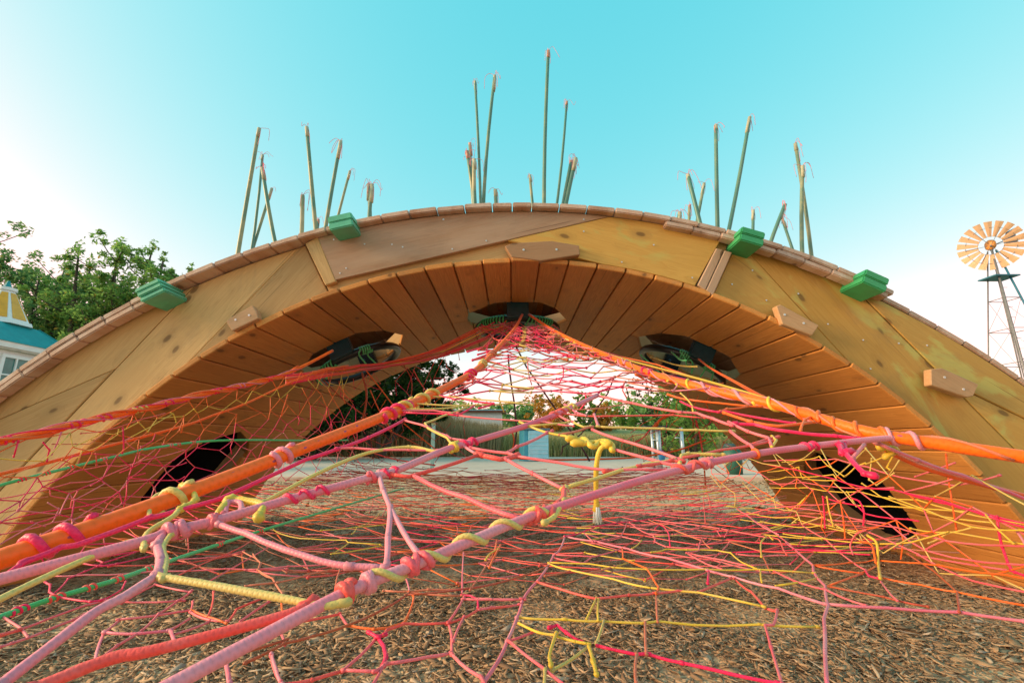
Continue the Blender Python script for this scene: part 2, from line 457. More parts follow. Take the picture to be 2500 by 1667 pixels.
# loose chips, thickest where the lens is close
def chip_mesh():
    n1, n2, n3 = 78000, 50000, 16000
    def place(n, y0, y1, spread):
        y = np.sqrt(RNG.uniform(y0 ** 2, y1 ** 2, n))
        x = RNG.uniform(-1, 1, n) * (spread * y + 0.7)
        return x, y
    parts = [place(n1, 0.7, 3.1, 1.12), place(n2, 3.0, 6.5, 1.05), place(n3, 6.3, 12.0, 0.9)]
    x = np.concatenate([p[0] for p in parts]); y = np.concatenate([p[1] for p in parts])
    n = len(x)
    gr = np.concatenate([np.full(n1, 1.0), np.full(n2, 1.25), np.full(n3, 1.8)])
    L = RNG.gamma(3.4, 0.0108, n).clip(0.010, 0.10) * gr
    W = L * np.where(RNG.random(n) < 0.35, RNG.uniform(0.07, 0.16, n), RNG.uniform(0.18, 0.46, n))
    T = RNG.uniform(0.0010, 0.0030, n) * gr
    big = RNG.random(n) < 0.02
    L[big] *= 1.5; W[big] *= 1.4
    yaw = RNG.uniform(0, 2 * np.pi, n); pit = RNG.normal(0, 0.20, n); rol = RNG.normal(0, 0.34, n)
    zc = 0.012 * (np.sin(x * 2.1 + y) + np.sin(y * 1.7 - x * 0.6)) + RNG.uniform(-0.004, 0.022, n) + 0.018 * np.sin(x * 5.3 + 1.0) * np.sin(y * 4.1)
    cy, sy, cp, sp, cr, sr = np.cos(yaw), np.sin(yaw), np.cos(pit), np.sin(pit), np.cos(rol), np.sin(rol)
    ax = np.stack([cy * cp, sy * cp, sp], 1)
    bx = np.stack([-sy * cr + cy * sp * -sr, cy * cr + sy * sp * -sr, cp * sr], 1)
    cx = np.cross(ax, bx)
    # six-sided splinter with pointed, unequal ends
    tmpl = np.array([(-1, -0.75, 0), (-0.1, -1, -.5), (0.95, -0.55, .3), (1, 0.35, 0), (0.15, 1, -.4), (-0.95, 0.7, .5)])
    V = np.zeros((n, 12, 3))
    for k in range(6):
        jit = RNG.uniform(0.55, 1.3, n)[:, None]; jit2 = RNG.uniform(0.3, 1.3, n)[:, None]
        p = ax * (tmpl[k, 0] * L / 2)[:, None] * jit + bx * (tmpl[k, 1] * W / 2)[:, None] * jit2 + cx * (tmpl[k, 2] * T)[:, None]
        V[:, k] = p + cx * (T / 2)[:, None]
        V[:, 6 + k] = p - cx * (T / 2)[:, None]
    V += np.stack([x, y, zc], 1)[:, None, :]
    faces = [[0, 1, 2, 3], [0, 3, 4, 5]] + [[(k + 1) % 6, k, 6 + k, 6 + (k + 1) % 6] for k in range(6)]
    Fb = np.array(faces)
    Fi = (Fb[None] + (np.arange(n) * 12)[:, None, None]).reshape(-1)
    me = bpy.data.meshes.new('chips')
    nf = n * len(faces)
    me.vertices.add(n * 12); me.loops.add(nf * 4); me.polygons.add(nf)
    me.vertices.foreach_set('co', V.reshape(-1).astype(np.float32))
    me.loops.foreach_set('vertex_index', Fi.astype(np.int32))
    me.polygons.foreach_set('loop_start', np.arange(0, nf * 4, 4, dtype=np.int32))
    me.update(calc_edges=True); me.validate()
    return me

def chip_mat():
    m, nt, b = new_mat('wood_chip')
    g = N(nt, 'ShaderNodeNewGeometry'); tc = N(nt, 'ShaderNodeTexCoord')
    c = ramp(nt, g.outputs['Random Per Island'], [(0.0, (0.13, 0.072, 0.040)), (0.15, (0.25, 0.148, 0.080)), (0.42, (0.37, 0.225, 0.120)),
                                                  (0.7, (0.47, 0.295, 0.160)), (0.9, (0.56, 0.375, 0.225)), (0.96, (0.60, 0.47, 0.33)), (1.0, (0.32, 0.27, 0.24))]).outputs[0]
    n = noise(nt, tc.outputs['Object'], 130, 3)
    c = mix(nt, math_n(nt, 'MULTIPLY', n.outputs['Fac'], 0.5), c, (0.30, 0.18, 0.10))
    nt.links.new(c, b.inputs['Base Color']); b.inputs['Roughness'].default_value = 0.85
    return m
tag(link('wood_chips', chip_mesh(), chip_mat()), kind='stuff')

# pale plaza behind the bridge with a raised edging
def path_mat():
    m, nt, b = new_mat('path_concrete')
    tc = N(nt, 'ShaderNodeTexCoord')
    n = noise(nt, tc.outputs['Object'], 2.0, 8, 0.65); n2 = noise(nt, tc.outputs['Object'], 60, 3)
    c = ramp(nt, n.outputs['Fac'], [(0.3, (0.55, 0.39, 0.29)), (0.7, (0.72, 0.53, 0.41))]).outputs[0]
    c = mix(nt, math_n(nt, 'MULTIPLY', n2.outputs['Fac'], 0.3), c, (0.36, 0.28, 0.23))
    nt.links.new(c, b.inputs['Base Color']); b.inputs['Roughness'].default_value = 0.9
    return m
PM = path_mat()
bm = bmesh.new()
out = [(-30, 12.6), (-6, 12.0), (2, 12.3), (9, 11.8), (30, 12.4), (44, 29), (12, 30.5), (2, 31), (-8, 30.5), (-44, 31)]
add_prism(bm, out, -0.05, 0.10, 'z')
bevel(bm, 0.02)
tag(link('path', bm_mesh(bm), PM), kind='structure')

# ------------------------------------------------------------------ arch bridge
YF, YB, YD = 2.9, 5.60, 2.80                       # face boards, back face, front ends of the deck planks
SX, SZ, SR = 0.05, -1.43, 3.515                    # underside circle
DX, DZ, DR = 0.064, -2.466, 4.977                  # walking surface circle
bridge = empty('arch_bridge', (0, 4.2, 0), 'large arched timber footbridge with plank underside standing on the wood chips', 'bridge')

def radial(cx, cz, r, th, y):
    """frame on a circle: local X = world +Y (along a plank), local Y = tangent, local Z = outward"""
    t = Vector((math.cos(th), 0, -math.sin(th))); n = Vector((math.sin(th), 0, math.cos(th)))
    M = Matrix((Vector((0, 1, 0)), -t, n)).transposed().to_4x4()
    M.translation = Vector((cx, y, cz)) + n * r
    return M

MAT['shade_bucket'] = plain('shade_black', (0.004, 0.004, 0.005), 0.7, 0.2, 10)  # black that paints the shade inside the low openings
HATCH = [(R(0.0), 4.2, 0.48), (R(-26.0), 4.2, 0.48), (R(27.0), 4.2, 0.48), (R(-54.0), 4.2, 0.48), (R(58.0), 4.2, 0.48)]

def octagon(a):
    q = a / math.cos(math.pi / 8)
    return [(q * math.cos(math.pi / 8 + k * math.pi / 4), q * math.sin(math.pi / 8 + k * math.pi / 4)) for k in range(8)]

def soffit_planks():
    pitch, gap, th = R(3.16), 0.0065, 0.036
    for k in range(-22, 23):
        an = R(0.65) + k * pitch
        w = pitch * SR - gap - random.uniform(0, 0.005)
        front = 2.853 if k != 0 else 2.825
        front += random.uniform(-0.006, 0.006)
        back = YB - 0.015
        ymid = 0.5 * (front + back)
        # cut round an opening when this plank meets one
        cuts = None
        for (h, yc, a) in HATCH:
            s0 = (an - h) * SR
            if abs(s0) < a + w / 2 - 0.004:
                cuts = (s0, yc, a); break
        polys = []
        if cuts is None:
            polys.append([(front, -w / 2), (back, -w / 2), (back, w / 2), (front, w / 2)])
        else:
            s0, yc, a = cuts
            half = a * math.tan(math.pi / 8)
            def ext(s):                              # half opening along y at offset s from its centre
                s = abs(s)
                return a if s <= half else (a - (s - half) if s < a else 0.0)
            ss = sorted({-w / 2, w / 2, *[x for x in (s0 - half, s0 + half, s0 - a, s0 + a, -half + s0) if -w / 2 < x < w / 2]})
            # local Y points to -s, so world s of local t is s0 - t
            e = [(t, ext(s0 - t)) for t in ss]
            polys.append([(front, -w / 2)] + [(yc - x, t) for t, x in e] + [(front, w / 2)])
            polys.append([(back, w / 2)] + [(yc + x, t) for t, x in e[::-1]] + [(back, -w / 2)])
        for poly in polys:
            bm = bmesh.new()
            try:
                add_prism(bm, [(p[0] - ymid, p[1]) for p in poly], 0, th, 'z')
                bevel(bm, 0.006, 1, 40)
            except ValueError:
                bm.free(); continue
            M = radial(SX, SZ, SR + random.uniform(-0.002, 0.003), an, ymid)
            link('soffit_plank', bm_mesh(bm), MAT['soffit'], bridge, M)
soffit_planks()
for k in range(-11, 12):                                  # unseen boards added over the underside planks to block sky light in their gaps
    bm = bmesh.new()
    add_box(bm, (0, 0, 0.008), (0.755, R(3.16) * (SR + 0.04) + 0.002, 0.016))
    link('sky_block_board', bm_mesh(bm), MAT['soffit'], bridge, radial(SX, SZ, SR + 0.0405 + 0.001 * (k % 2), R(0.65) + (k + 0.5) * R(3.16), 3.325))

def deck_ang(px, py=None, y=YD):
    # angle on the walking-surface circle of the plank edge seen at photo column px
    best = None
    for i in range(-6200, 6201, 4):
        th = i / 100.0 * math.pi / 180
        x, z = DX + DR * math.sin(th), DZ + DR * math.cos(th) - CAM_H
        t = y * CP + z * SP
        d = abs(1250 + F_PX * x / t - px)
        if best is None or d < best[0]: best = (d, th)
    return best[1]

def deck_planks():
    pitch = R(2.20)
    a_r, a_m, a_l = deck_ang(1299), deck_ang(1250), deck_ang(1201)
    edges = [(a_l, a_m), (a_m, a_r)]
    for k in range(27): edges.append((a_r + k * pitch, a_r + (k + 1) * pitch))
    for k in range(27): edges.append((a_l - (k + 1) * pitch, a_l - k * pitch))
    a_flush = deck_ang(2165)
    l_dbl, r_dbl = deck_ang(415), deck_ang(1655)
    for a0, a1 in edges:
        an = 0.5 * (a0 + a1)
        w = (a1 - a0) * DR - (0.007 if abs(an) < R(8) else 0.004)
        front = YD + random.uniform(-0.008, 0.008)
        if an > a_flush: front = YF - 0.004
        th = 0.036
        z0 = DZ + DR * math.cos(an)
        if z0 < 0.02: continue
        back = YB + 0.09
        mid_y = 0.5 * (front + back)
        polys = [[(front, -w / 2), (back, -w / 2), (back, w / 2), (front, w / 2)]]
        for (h, yc, a) in HATCH[:3]:
            # holes added over the upper openings to let sky light in; poles surround them
            hx, hz = SX + (SR + 0.5) * math.sin(h), SZ + (SR + 0.5) * math.cos(h)
            hd = math.atan2(hx - DX, hz - DZ)
            s0 = (an - hd) * DR
            a = 0.45
            half = a * math.tan(math.pi / 8)
            if abs(s0) < a + w / 2 - 0.004:
                def ext(q):
                    q = abs(q)
                    return a if q <= half else (a - (q - half) if q < a else 0.0)
                ss = sorted({-w / 2, w / 2, *[x for x in (s0 - half, s0 + half, s0 - a, s0 + a) if -w / 2 < x < w / 2]})
                e = [(t, ext(s0 - t)) for t in ss]
                polys = [[(front, -w / 2)] + [(yc - x, t) for t, x in e] + [(front, w / 2)], [(back, w / 2)] + [(yc + x, t) for t, x in e[::-1]] + [(back, -w / 2)]]
        for poly in polys:
            bm = bmesh.new()
            add_prism(bm, [(p[0] - mid_y, p[1]) for p in poly], -th, 0, 'z')
            bevel(bm, 0.006, 2, 40)
            link('deck_plank', bm_mesh(bm), MAT['deck'], bridge, radial(DX, DZ, DR + random.uniform(-0.003, 0.003), an, mid_y))
        if abs(an) < R(14):                          # strips added under the gap to block sky light, behind the face boards
            sj = a1
            for ya, yb in ((YF + 0.05, 3.70), (4.70, YB - 0.06)) if abs(sj) < R(7) or True else ():
                bm = bmesh.new()
                add_box(bm, (0, 0, -th - 0.014), (yb - ya, 0.07, 0.024))
                link('sky_block_strip', bm_mesh(bm), MAT['soffit'], bridge, radial(DX, DZ, DR, sj, 0.5 * (ya + yb)))
            if abs((sj - 0.0) * DR) > 0.56:
                bm = bmesh.new()
                add_box(bm, (0, 0, -th - 0.014), (0.998, 0.07, 0.024))
                link('sky_block_strip', bm_mesh(bm), MAT['soffit'], bridge, radial(DX, DZ, DR, sj, 4.2))
        if an < a_flush and (an < l_dbl or an > r_dbl):     # second layer under the plank ends along the edge
            bm = bmesh.new()
            d = 0.075 if an > 0 else 0.088
            add_box(bm, (0, 0, -0.018), (d, w + 0.002, 0.036))
            bevel(bm, 0.007, 2)
            link('edge_block', bm_mesh(bm), MAT['deck'], bridge,
                 radial(DX, DZ, DR - th - 0.002, an - (R(0.35) if an > 0 else -R(0.05)), YF - 0.003 - d / 2 - (0.02 if an > 0 else 0.008) + random.uniform(-0.006, 0.006)))
deck_planks()

def ring_plate(r_in, r_out_l, n=120, a0=-64, a1=64):
    """outline in the XZ plane between the underside circle and the walking-surface circle"""
    inner, outer = [], []
    for i in range(n + 1):
        th = R(a0 + (a1 - a0) * i / n)
        inner.append((SX + r_in * math.sin(th), SZ + r_in * math.cos(th)))
    for i in range(n + 1):
        th = R(-59.5 + 119 * i / n)
        outer.append((DX + r_out_l * math.sin(th), DZ + r_out_l * math.cos(th)))
    return outer, inner[::-1]

def clip(poly, p, q, keep_left=True):
    """keep the side of line p->q (2D)"""
    out = []
    def side(a): return ((q[0] - p[0]) * (a[1] - p[1]) - (q[1] - p[1]) * (a[0] - p[0])) * (1 if keep_left else -1)
    for i in range(len(poly)):
        a, b = poly[i], poly[(i + 1) % len(poly)]
        sa, sb = side(a), side(b)
        if sa >= 0: out.append(a)
        if (sa >= 0) != (sb >= 0):
            t = sa / (sa - sb)
            out.append((a[0] + (b[0] - a[0]) * t, a[1] + (b[1] - a[1]) * t))
    return out

def px2(px, py, y):
    v = at_y(px, py, y)
    return (v.x, v.z)

def face_board(name, poly, y0, y1, grain, mat, parent=bridge, bw=0.006):
    """board lying in the XZ plane, thickness y0..y1, its local X along the grain direction"""
    # drop near-duplicate points
    P = []
    for p in poly:
        if not P or math.hypot(p[0] - P[-1][0], p[1] - P[-1][1]) > 0.003: P.append(p)
    if len(P) > 1 and math.hypot(P[0][0] - P[-1][0], P[0][1] - P[-1][1]) < 0.003: P.pop()
    if len(P) < 3: return None
    cx = sum(p[0] for p in P) / len(P); cz = sum(p[1] for p in P) / len(P)
    g = Vector((grain[0], 0, grain[1])).normalized()
    M = frame((cx, 0.5 * (y0 + y1), cz), g, (0, 1, 0))
    Mi = M.inverted()
    bm = bmesh.new()
    lo = [bm.verts.new(Mi @ Vector((p[0], y0, p[1]))) for p in P]
    hi = [bm.verts.new(Mi @ Vector((p[0], y1, p[1]))) for p in P]
    n = len(P)
    bm.faces.new(lo); bm.faces.new(hi[::-1])
    for i in range(n): bm.faces.new((lo[(i + 1) % n], lo[i], hi[i], hi[(i + 1) % n]))
    bmesh.ops.recalc_face_normals(bm, faces=bm.faces)
    bevel(bm, bw, 1, 30)
    return link(name, bm_mesh(bm), mat, parent, M)

def fascia():
    outer, inner = ring_plate(SR + 0.040, DR - 0.040)
    Y = YF
    P = lambda x, y, yy=Y: px2(x, y, yy)
    # the ring is concave, so cut it per angular window into slivers first: quads between matching samples
    n = len(outer)
    quads = []
    inn = inner[::-1]
    for i in range(n - 1):
        quads.append([outer[i], outer[i + 1], inn[i + 1], inn[i]])
    def piece(lines):
        """merge of all slivers clipped by half planes -> outline via bmesh boundary"""
        bm = bmesh.new()
        for q in quads:
            poly = q
            for (p, r, left) in lines:
                poly = clip(poly, p, r, left)
                if len(poly) < 3: break
            if len(poly) < 3: continue
            try: bm.faces.new([bm.verts.new((a[0], 0, a[1])) for a in poly])
            except ValueError: pass
        bmesh.ops.remove_doubles(bm, verts=bm.verts, dist=0.0008)
        if not bm.faces: bm.free(); return None
        bmesh.ops.dissolve_faces(bm, faces=bm.faces[:], use_verts=False)
        f = max(bm.faces, key=lambda f: f.calc_area())
        out = [(l.vert.co.x, l.vert.co.z) for l in f.loops]
        bm.free()
        # thin out the nearly straight points
        res = []
        m = len(out)
        for i in range(m):
            a, b, c = out[i - 1], out[i], out[(i + 1) % m]
            cr = abs((b[0] - a[0]) * (c[1] - b[1]) - (b[1] - a[1]) * (c[0] - b[0]))
            if cr > 1e-5: res.append(b)
        return res
    def inset(poly, d=0.007):
        cx = sum(p[0] for p in poly) / len(poly); cz = sum(p[1] for p in poly) / len(poly)
        return [(p[0] + (cx - p[0]) * d, p[1] + (cz - p[1]) * d) for p in poly]
    lS1 = (P(697 + 47, 594), P(794, 697)); lB1 = (P(742, 593), P(459, 886)); lB2 = (P(478, 693), P(281, 900)); lA = (P(281, 900), P(44, 1003))
    lS2 = (P(1788, 615), P(1740, 722)); l1 = (P(1840, 630), P(2107, 922)); l2 = (P(2145, 762), P(2280, 897)); l4 = (P(2385, 965), P(2500, 1020))
    lS1b = (P(775, 578), P(821, 687)); lS2b = (P(1749, 605), P(1694, 703))
    lmid = (P(1240, 500), P(1262, 700))
    y0, y1 = YF, YF + 0.04
    defs = [
        ([(*lB2, False), (*lA, True)], 'fascia', lA, 0.000), ([(*lB2, False), (*lA, False)], 'fascia', lB2, 0.004),
        ([(*lB2, True), (*lB1, False)], 'fascia', lB2, 0.002), ([(*lB1, True), (*lS1, False)], 'fascia', lB1, -0.001),
        ([(*lS1, True), (*lmid, False)], 'fascia', (P(850, 700), P(1240, 600)), 0.0), ([(*lmid, True), (*lS2, False)], 'fascia', (P(1240, 600), P(1690, 700)), 0.003),
        ([(*lS2, True), (*l1, False)], 'fascia_green', (P(1790, 640), P(2000, 800)), 0.0), ([(*l1, True), (*l2, False)], 'fascia_green', l1, 0.002),
        ([(*l2, True), (*l4, True)], 'fascia_green', (P(2150, 740), P(2490, 940)), -0.002), ([(*l2, True), (*l4, False)], 'fascia_green', l4, 0.004)]
    # lines run left->right or downwards on the page; "left" of a line is its upper / right-hand side
    for lines, mt, g, dy in defs:
        poly = piece(lines)
        if poly: face_board('fascia_board', inset(poly), y0 + dy, y1 + dy, (g[1][0] - g[0][0], g[1][1] - g[0][1]), MAT[mt])
    # strip under the spacers closing the face
    # proud boards at the crown
    def top(yy, k=0):
        o, i_ = ring_plate(SR + 0.05, DR - 0.042)
        return o, i_
    yp0, yp1 = YF - 0.040, YF - 0.003
    lE = (P(822, 683, yp0), P(1492, 528, yp0)); lF = (P(1250, 590, yp0), P(1692, 700, yp0))
    s1 = (P(775, 578, yp0), P(821, 687, yp0)); s2 = (P(1749, 605, yp0), P(1694, 703, yp0))
    pe = piece([(*lE, True), (*s1, True)])
    if pe: face_board('fascia_board', pe, yp0 - 0.004, yp1, (lE[1][0] - lE[0][0], lE[1][1] - lE[0][1]), MAT['fascia_old'], bw=0.003)['label'] = 'greyish brown weathered board at the crown'
    pf = piece([(*lE, False), (*lF, True), (*s2, False)])
    if pf: face_board('fascia_board', inset(pf, 0.004), yp0, yp1, (lF[1][0] - lF[0][0], lF[1][1] - lF[0][1]), MAT['fascia_green'], bw=0.003)
    for pts in ([(744, 594), (775, 578), (821, 687), (794, 697)], [(1749, 605), (1768, 610), (1722, 709), (1703, 696)], [(1769, 611), (1788, 616), (1741, 722), (1723, 710)]):
        pl = [px2(a, b, yp0 - 0.006) for a, b in pts]
        face_board('spacer_block', pl, yp0 - 0.006 + random.uniform(-0.004, 0.004), YF - 0.004, (pl[2][0] - pl[1][0], pl[2][1] - pl[1][1]), MAT['fascia'] if pts[0][0] < 1000 else MAT['fascia_old'])
    # cleats with clipped corners and two screws each
    for pts in ([(551, 785), (560, 776), (616, 745), (626, 760), (631, 777), (566, 808)],
                [(1232, 601), (1251, 593), (1347, 588), (1414, 599), (1416, 622), (1320, 637), (1249, 628)],
                [(1895, 747), (1906, 743), (2000, 794), (1983, 819), (1910, 791)],
                [(2272, 901), (2300, 898), (2390, 938), (2377, 967), (2361, 970), (2273, 940)]):
        yc = YF - 0.085
        pl = [px2(a, b, yc) for a, b in pts]
        mid = len(pl) // 2
        g = (pl[mid][0] - pl[0][0], pl[mid][1] - pl[0][1])
        c = face_board('cleat', pl, yc, yc + 0.055, g, MAT['cleat'], bw=0.005)
        cx = sum(p[0] for p in pl) / len(pl); cz = sum(p[1] for p in pl) / len(pl)
        gl = math.hypot(*g)
        for s in (-0.22, 0.22):
            bm = bmesh.new()
            bmesh.ops.create_cone(bm, cap_ends=True, segments=10, radius1=0.008, radius2=0.007, depth=0.004)
            link('screw', bm_mesh(bm), MAT['screw'], c, Matrix.Translation((cx + g[0] * s, yc - 0.0015, cz + g[1] * s)) @ Matrix.Rotation(R(90), 4, 'X'))
    # face screws
    sm = None
    for (a, b) in [(1083, 536), (1082, 519 + 17), (983, 603), (1104, 608), (1187, 588), (1425, 536), (1425, 565), (1518, 640), (845, 655), (830, 667), (815, 585), (957, 597), (890, 596),
                   (1837, 660), (1787, 694), (1949, 717), (1871, 733), (2021, 791), (2107, 830), (2194, 838), (1690, 678), (2125, 900), (1596, 598), (2263, 903 - 60)]:
        proud = 780 < a < 1745
        if sm is None:
            bm = bmesh.new()
            bmesh.ops.create_cone(bm, cap_ends=True, segments=10, radius1=0.006, radius2=0.005, depth=0.004)
            sm = bm_mesh(bm); sm.materials.append(MAT['screw'])
        yy = (YF - 0.045) if proud else (YF - 0.0025)
        p = at_y(a, b, yy)
        link('screw', sm, None, bridge, Matrix.Translation((p.x, yy - 0.001, p.z)) @ Matrix.Rotation(R(90), 4, 'X'))
    # back face and inner ribs
    for k in range(6):
        a0, a1 = -64 + k * 21.33, -64 + (k + 1) * 21.33 - 0.15
        o2, i2 = ring_plate(SR + 0.040, DR - 0.040, 24)
        m = len(o2) - 1
        i0, i1 = round(m * k / 6), round(m * (k + 1) / 6)
        inn2 = i2[::-1]
        poly = o2[i0:i1 + 1] + inn2[i0:i1 + 1][::-1]
        face_board('fascia_board', inset(poly, 0.003), YB - 0.05, YB - 0.01, (o2[i1][0] - o2[i0][0], o2[i1][1] - o2[i0][1]), MAT['fascia'])
fascia()

def green_blocks():
    for (px, py, mt, lab) in [(365, 708, 'green_l', 'mint green stack of boards low on the left slope'), (830, 540, 'green_l', 'mint green stack of boards high on the left slope'),
                              (1838, 576, 'green_r', 'dark green stack of boards high on the right slope'), (2140, 684, 'green_r', 'dark green stack of boards low on the right slope')]:
        y = 2.695
        p = at_y(px, py, y)
        an = math.atan2(p.x - DX, p.z - DZ); r = math.hypot(p.x - DX, p.z - DZ)
        M = radial(DX, DZ, r, an, 0)
        base = None
        n = 3 if px < 600 else 2
        hgt = 0.102 / n
        for k in range(n):
            bm = bmesh.new()
            ln = 0.40 + random.uniform(-0.012, 0.012)
            add_box(bm, (y + ln / 2 + random.uniform(-0.006, 0.004), random.uniform(-0.003, 0.003), -0.051 + hgt * (k + 0.5)), (ln, 0.158 + random.uniform(-0.004, 0.003), hgt - 0.003))
            bevel(bm, 0.007, 2)
            o = link('green_block' if base is None else 'board', bm_mesh(bm), MAT[mt], base or bridge, M)
            if base is None:
                base = o; o['label'] = lab
green_blocks()

def hatches():
    for i, (h, yc, a) in enumerate(HATCH):
        M = radial(SX, SZ, SR, h, yc)
        depth = 0.125 if i < 3 else 0.15
        root = None
        oc = octagon(a + 0.001); oc2 = octagon(a + 0.034)
        for k in range(8):
            p0, p1, q0, q1 = oc[k], oc[(k + 1) % 8], oc2[k], oc2[(k + 1) % 8]
            mid = Vector(((p0[0] + p1[0]) / 2, (p0[1] + p1[1]) / 2, 0))
            x = (Vector((*p1, 0)) - Vector((*p0, 0))).normalized()
            Mb = M @ frame(mid, x, -mid)
            Mi = (frame(mid, x, -mid)).inverted()
            bm = bmesh.new()
            z0 = 0.010 + random.uniform(-0.004, 0.004)
            pts = [Vector((*p0, 0)), Vector((*p1, 0)), Vector((*q1, 0)), Vector((*q0, 0))]
            lo = [bm.verts.new(Mi @ (p + Vector((0, 0, z0)))) for p in pts]
            hi = [bm.verts.new(Mi @ (p + Vector((0, 0, depth)))) for p in pts]
            bm.faces.new(lo[::-1]); bm.faces.new(hi)
            for j in range(4): bm.faces.new((lo[j], lo[(j + 1) % 4], hi[(j + 1) % 4], hi[j]))
            bmesh.ops.recalc_face_normals(bm, faces=bm.faces)
            bevel(bm, 0.002)
            o = link('hatch_frame' if root is None else 'board', bm_mesh(bm), MAT['hatch'], root or bridge, Mb)
            if root is None: root = o
        if i >= 3:
            # black bucket added behind the low openings, standing in for their inner darkness
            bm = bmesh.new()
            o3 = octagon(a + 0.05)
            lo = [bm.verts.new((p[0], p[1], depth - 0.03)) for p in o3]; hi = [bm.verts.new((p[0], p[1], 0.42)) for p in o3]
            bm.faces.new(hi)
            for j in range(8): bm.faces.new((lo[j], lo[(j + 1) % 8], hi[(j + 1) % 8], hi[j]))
            link('shade_bucket', bm_mesh(bm), MAT['shade_bucket'], root, M)
            continue
        # steel ring slung under the opening on two box brackets
        g = Geo()
        rr, drop = 0.375, 0.115
        ringpts = [M @ Vector((rr * math.cos(t), rr * math.sin(t), -drop)) for t in np.linspace(0, 2 * math.pi, 49)]
        g.tube(ringpts, 0.034, 12)
        ring = link('net_ring', g.mesh(), MAT['black'], bridge)
        for ang, sz in ((math.pi, 1.0), (0.0, 0.85)):
            B = M @ Matrix.Rotation(ang, 4, 'Z')
            bm = bmesh.new()
            add_box(bm, (rr + 0.045, 0, 0.005), (0.085, 0.19 * sz, 0.25))
            bevel(bm, 0.006, 2)
            bmesh.ops.transform(bm, matrix=Matrix.Identity(4), verts=bm.verts)
            br = link('bracket', bm_mesh(bm), MAT['teal_steel'] if ang == math.pi else MAT['black'], ring, B)
            bm = bmesh.new()
            bmesh.ops.create_uvsphere(bm, u_segments=10, v_segments=6, radius=0.016)
            for v in bm.verts: v.co.x *= 0.5
            link('bolt', bm_mesh(bm, True), MAT['teal_steel'], ring, B @ Matrix.Translation((rr + 0.0015, 0.03, 0.02)))
        # green lashing wound round the ring
        segs = [(2.2, 2.9), (3.4, 4.1)] if i == 0 else ([(2.5, 2.9), (3.5, 3.75)] if i == 1 else [(2.75, 3.0), (3.3, 3.6)])
        for t0, t1 in segs:
            g = Geo()
            pts = []
            turns = 9 if i == 0 else 5
            for k in range(turns * 8):
                f = k / (turns * 8)
                t = t0 + (t1 - t0) * f
                ph = f * turns * 2 * math.pi
                rad = rr + 0.036 * math.cos(ph)
                pts.append(M @ Vector((rad * math.cos(t), rad * math.sin(t), -drop + 0.036 * math.sin(ph))))
            for tail in range(2):
                e = pts[-1 if tail else 0]
                g.tube(catmull([e, e + Vector((random.uniform(-.04, .04), -0.02, -0.05)), e + Vector((random.uniform(-.08, .08), -0.04, -0.13))], 4), 0.007, 5)
            g.tube(pts, 0.0075, 5)
            link('lashing', g.mesh(), MAT['green'], ring)
hatches()

# ------------------------------------------------------------------ poles standing on the deck
def pole_mat():
    m, nt, b = new_mat('bamboo_pole')
    tc = N(nt, 'ShaderNodeTexCoord'); oi = N(nt, 'ShaderNodeObjectInfo')
    sp = N(nt, 'ShaderNodeSeparateXYZ'); nt.links.new(tc.outputs['Object'], sp.inputs[0])
    n = noise(nt, tc.outputs['Object'], 3.0, 4, 0.6)
    n2 = noise(nt, tc.outputs['Object'], 30.0, 3, 0.6)
    f = math_n(nt, 'ADD', n.outputs['Fac'], math_n(nt, 'MULTIPLY', math_n(nt, 'SUBTRACT', oi.outputs['Random'], 0.5), 0.25))
    c = ramp(nt, f, [(0.34, (0.05, 0.20, 0.165)), (0.52, (0.11, 0.23, 0.16)), (0.64, (0.30, 0.31, 0.17)), (0.78, (0.46, 0.42, 0.25))]).outputs[0]
    c = mix(nt, math_n(nt, 'MULTIPLY', n2.outputs['Fac'], 0.35), c, (0.20, 0.17, 0.10))
    nt.links.new(c, b.inputs['Base Color']); b.inputs['Roughness'].default_value = 0.45
    return m
POLE = pole_mat()
TAPE = plain('pole_tape', (0.40, 0.38, 0.26), 0.6, 0.25, 20)
TAPE2 = plain('pole_tape_coral', (0.52, 0.27, 0.19), 0.6, 0.25, 20)
def z1(x, y): return (550 + x * .3445, 80 + y * .3445)
def z2(x, y): return (1080 + x * .3445, 80 + y * .3445)
def z3(x, y): return (1640 + x * .2807, 240 + y * .2807)
d = 1.063
poles = {
 'left': [((548 * d, 578 * d), z1(240, 680)), ((563 * d, 575 * d), z1(265, 868)), (z1(360, 1460), z1(262, 960)), (z1(205, 1515), z1(330, 1105)), (z1(533, 1420), z1(548, 1155)),
          (z1(640, 1365), z1(577, 672)), (z1(656, 1360), z1(660, 1325)), (z1(733, 1280), z1(818, 770)), (z1(815, 1260), z1(883, 982)), (z1(1013, 1285), z1(1015, 1075)), (z1(1032, 1285), z1(1040, 1078))],
 'centre': [(z2(218, 1195), z2(175, 842)), (z2(238, 1195), z2(194, 785)), (z2(243, 1195), z2(225, 900)), (z2(262, 1195), z2(232, 345)), (z2(305, 1195), z2(371, 308)), (z2(380, 1190), z2(376, 1115)),
            (z2(648, 1200), z2(620, 1012)), (z2(727, 1195), z2(751, 132)), (z2(795, 1195), z2(882, 490)), (z2(862, 1200), z2(914, 912)), (z2(882, 1200), z2(945, 892))],
 'right': [(z3(65, 1040), z3(70, 995)), (z3(148, 1050), z3(155, 932)), (z3(240, 1075), z3(140, 668)), (z3(215, 1070), z3(282, 742)), (z3(400, 1105), z3(383, 238)), (z3(490, 1130), z3(678, 168)),
           (z3(703, 1110), z3(709, 975)), (z3(875, 1255), z3(985, 925)), (z3(1070, 1315), z3(958, 1042)), (z3(1198, 1360), z3(1075, 397)), (z3(1158, 1350), z3(1138, 592))]}
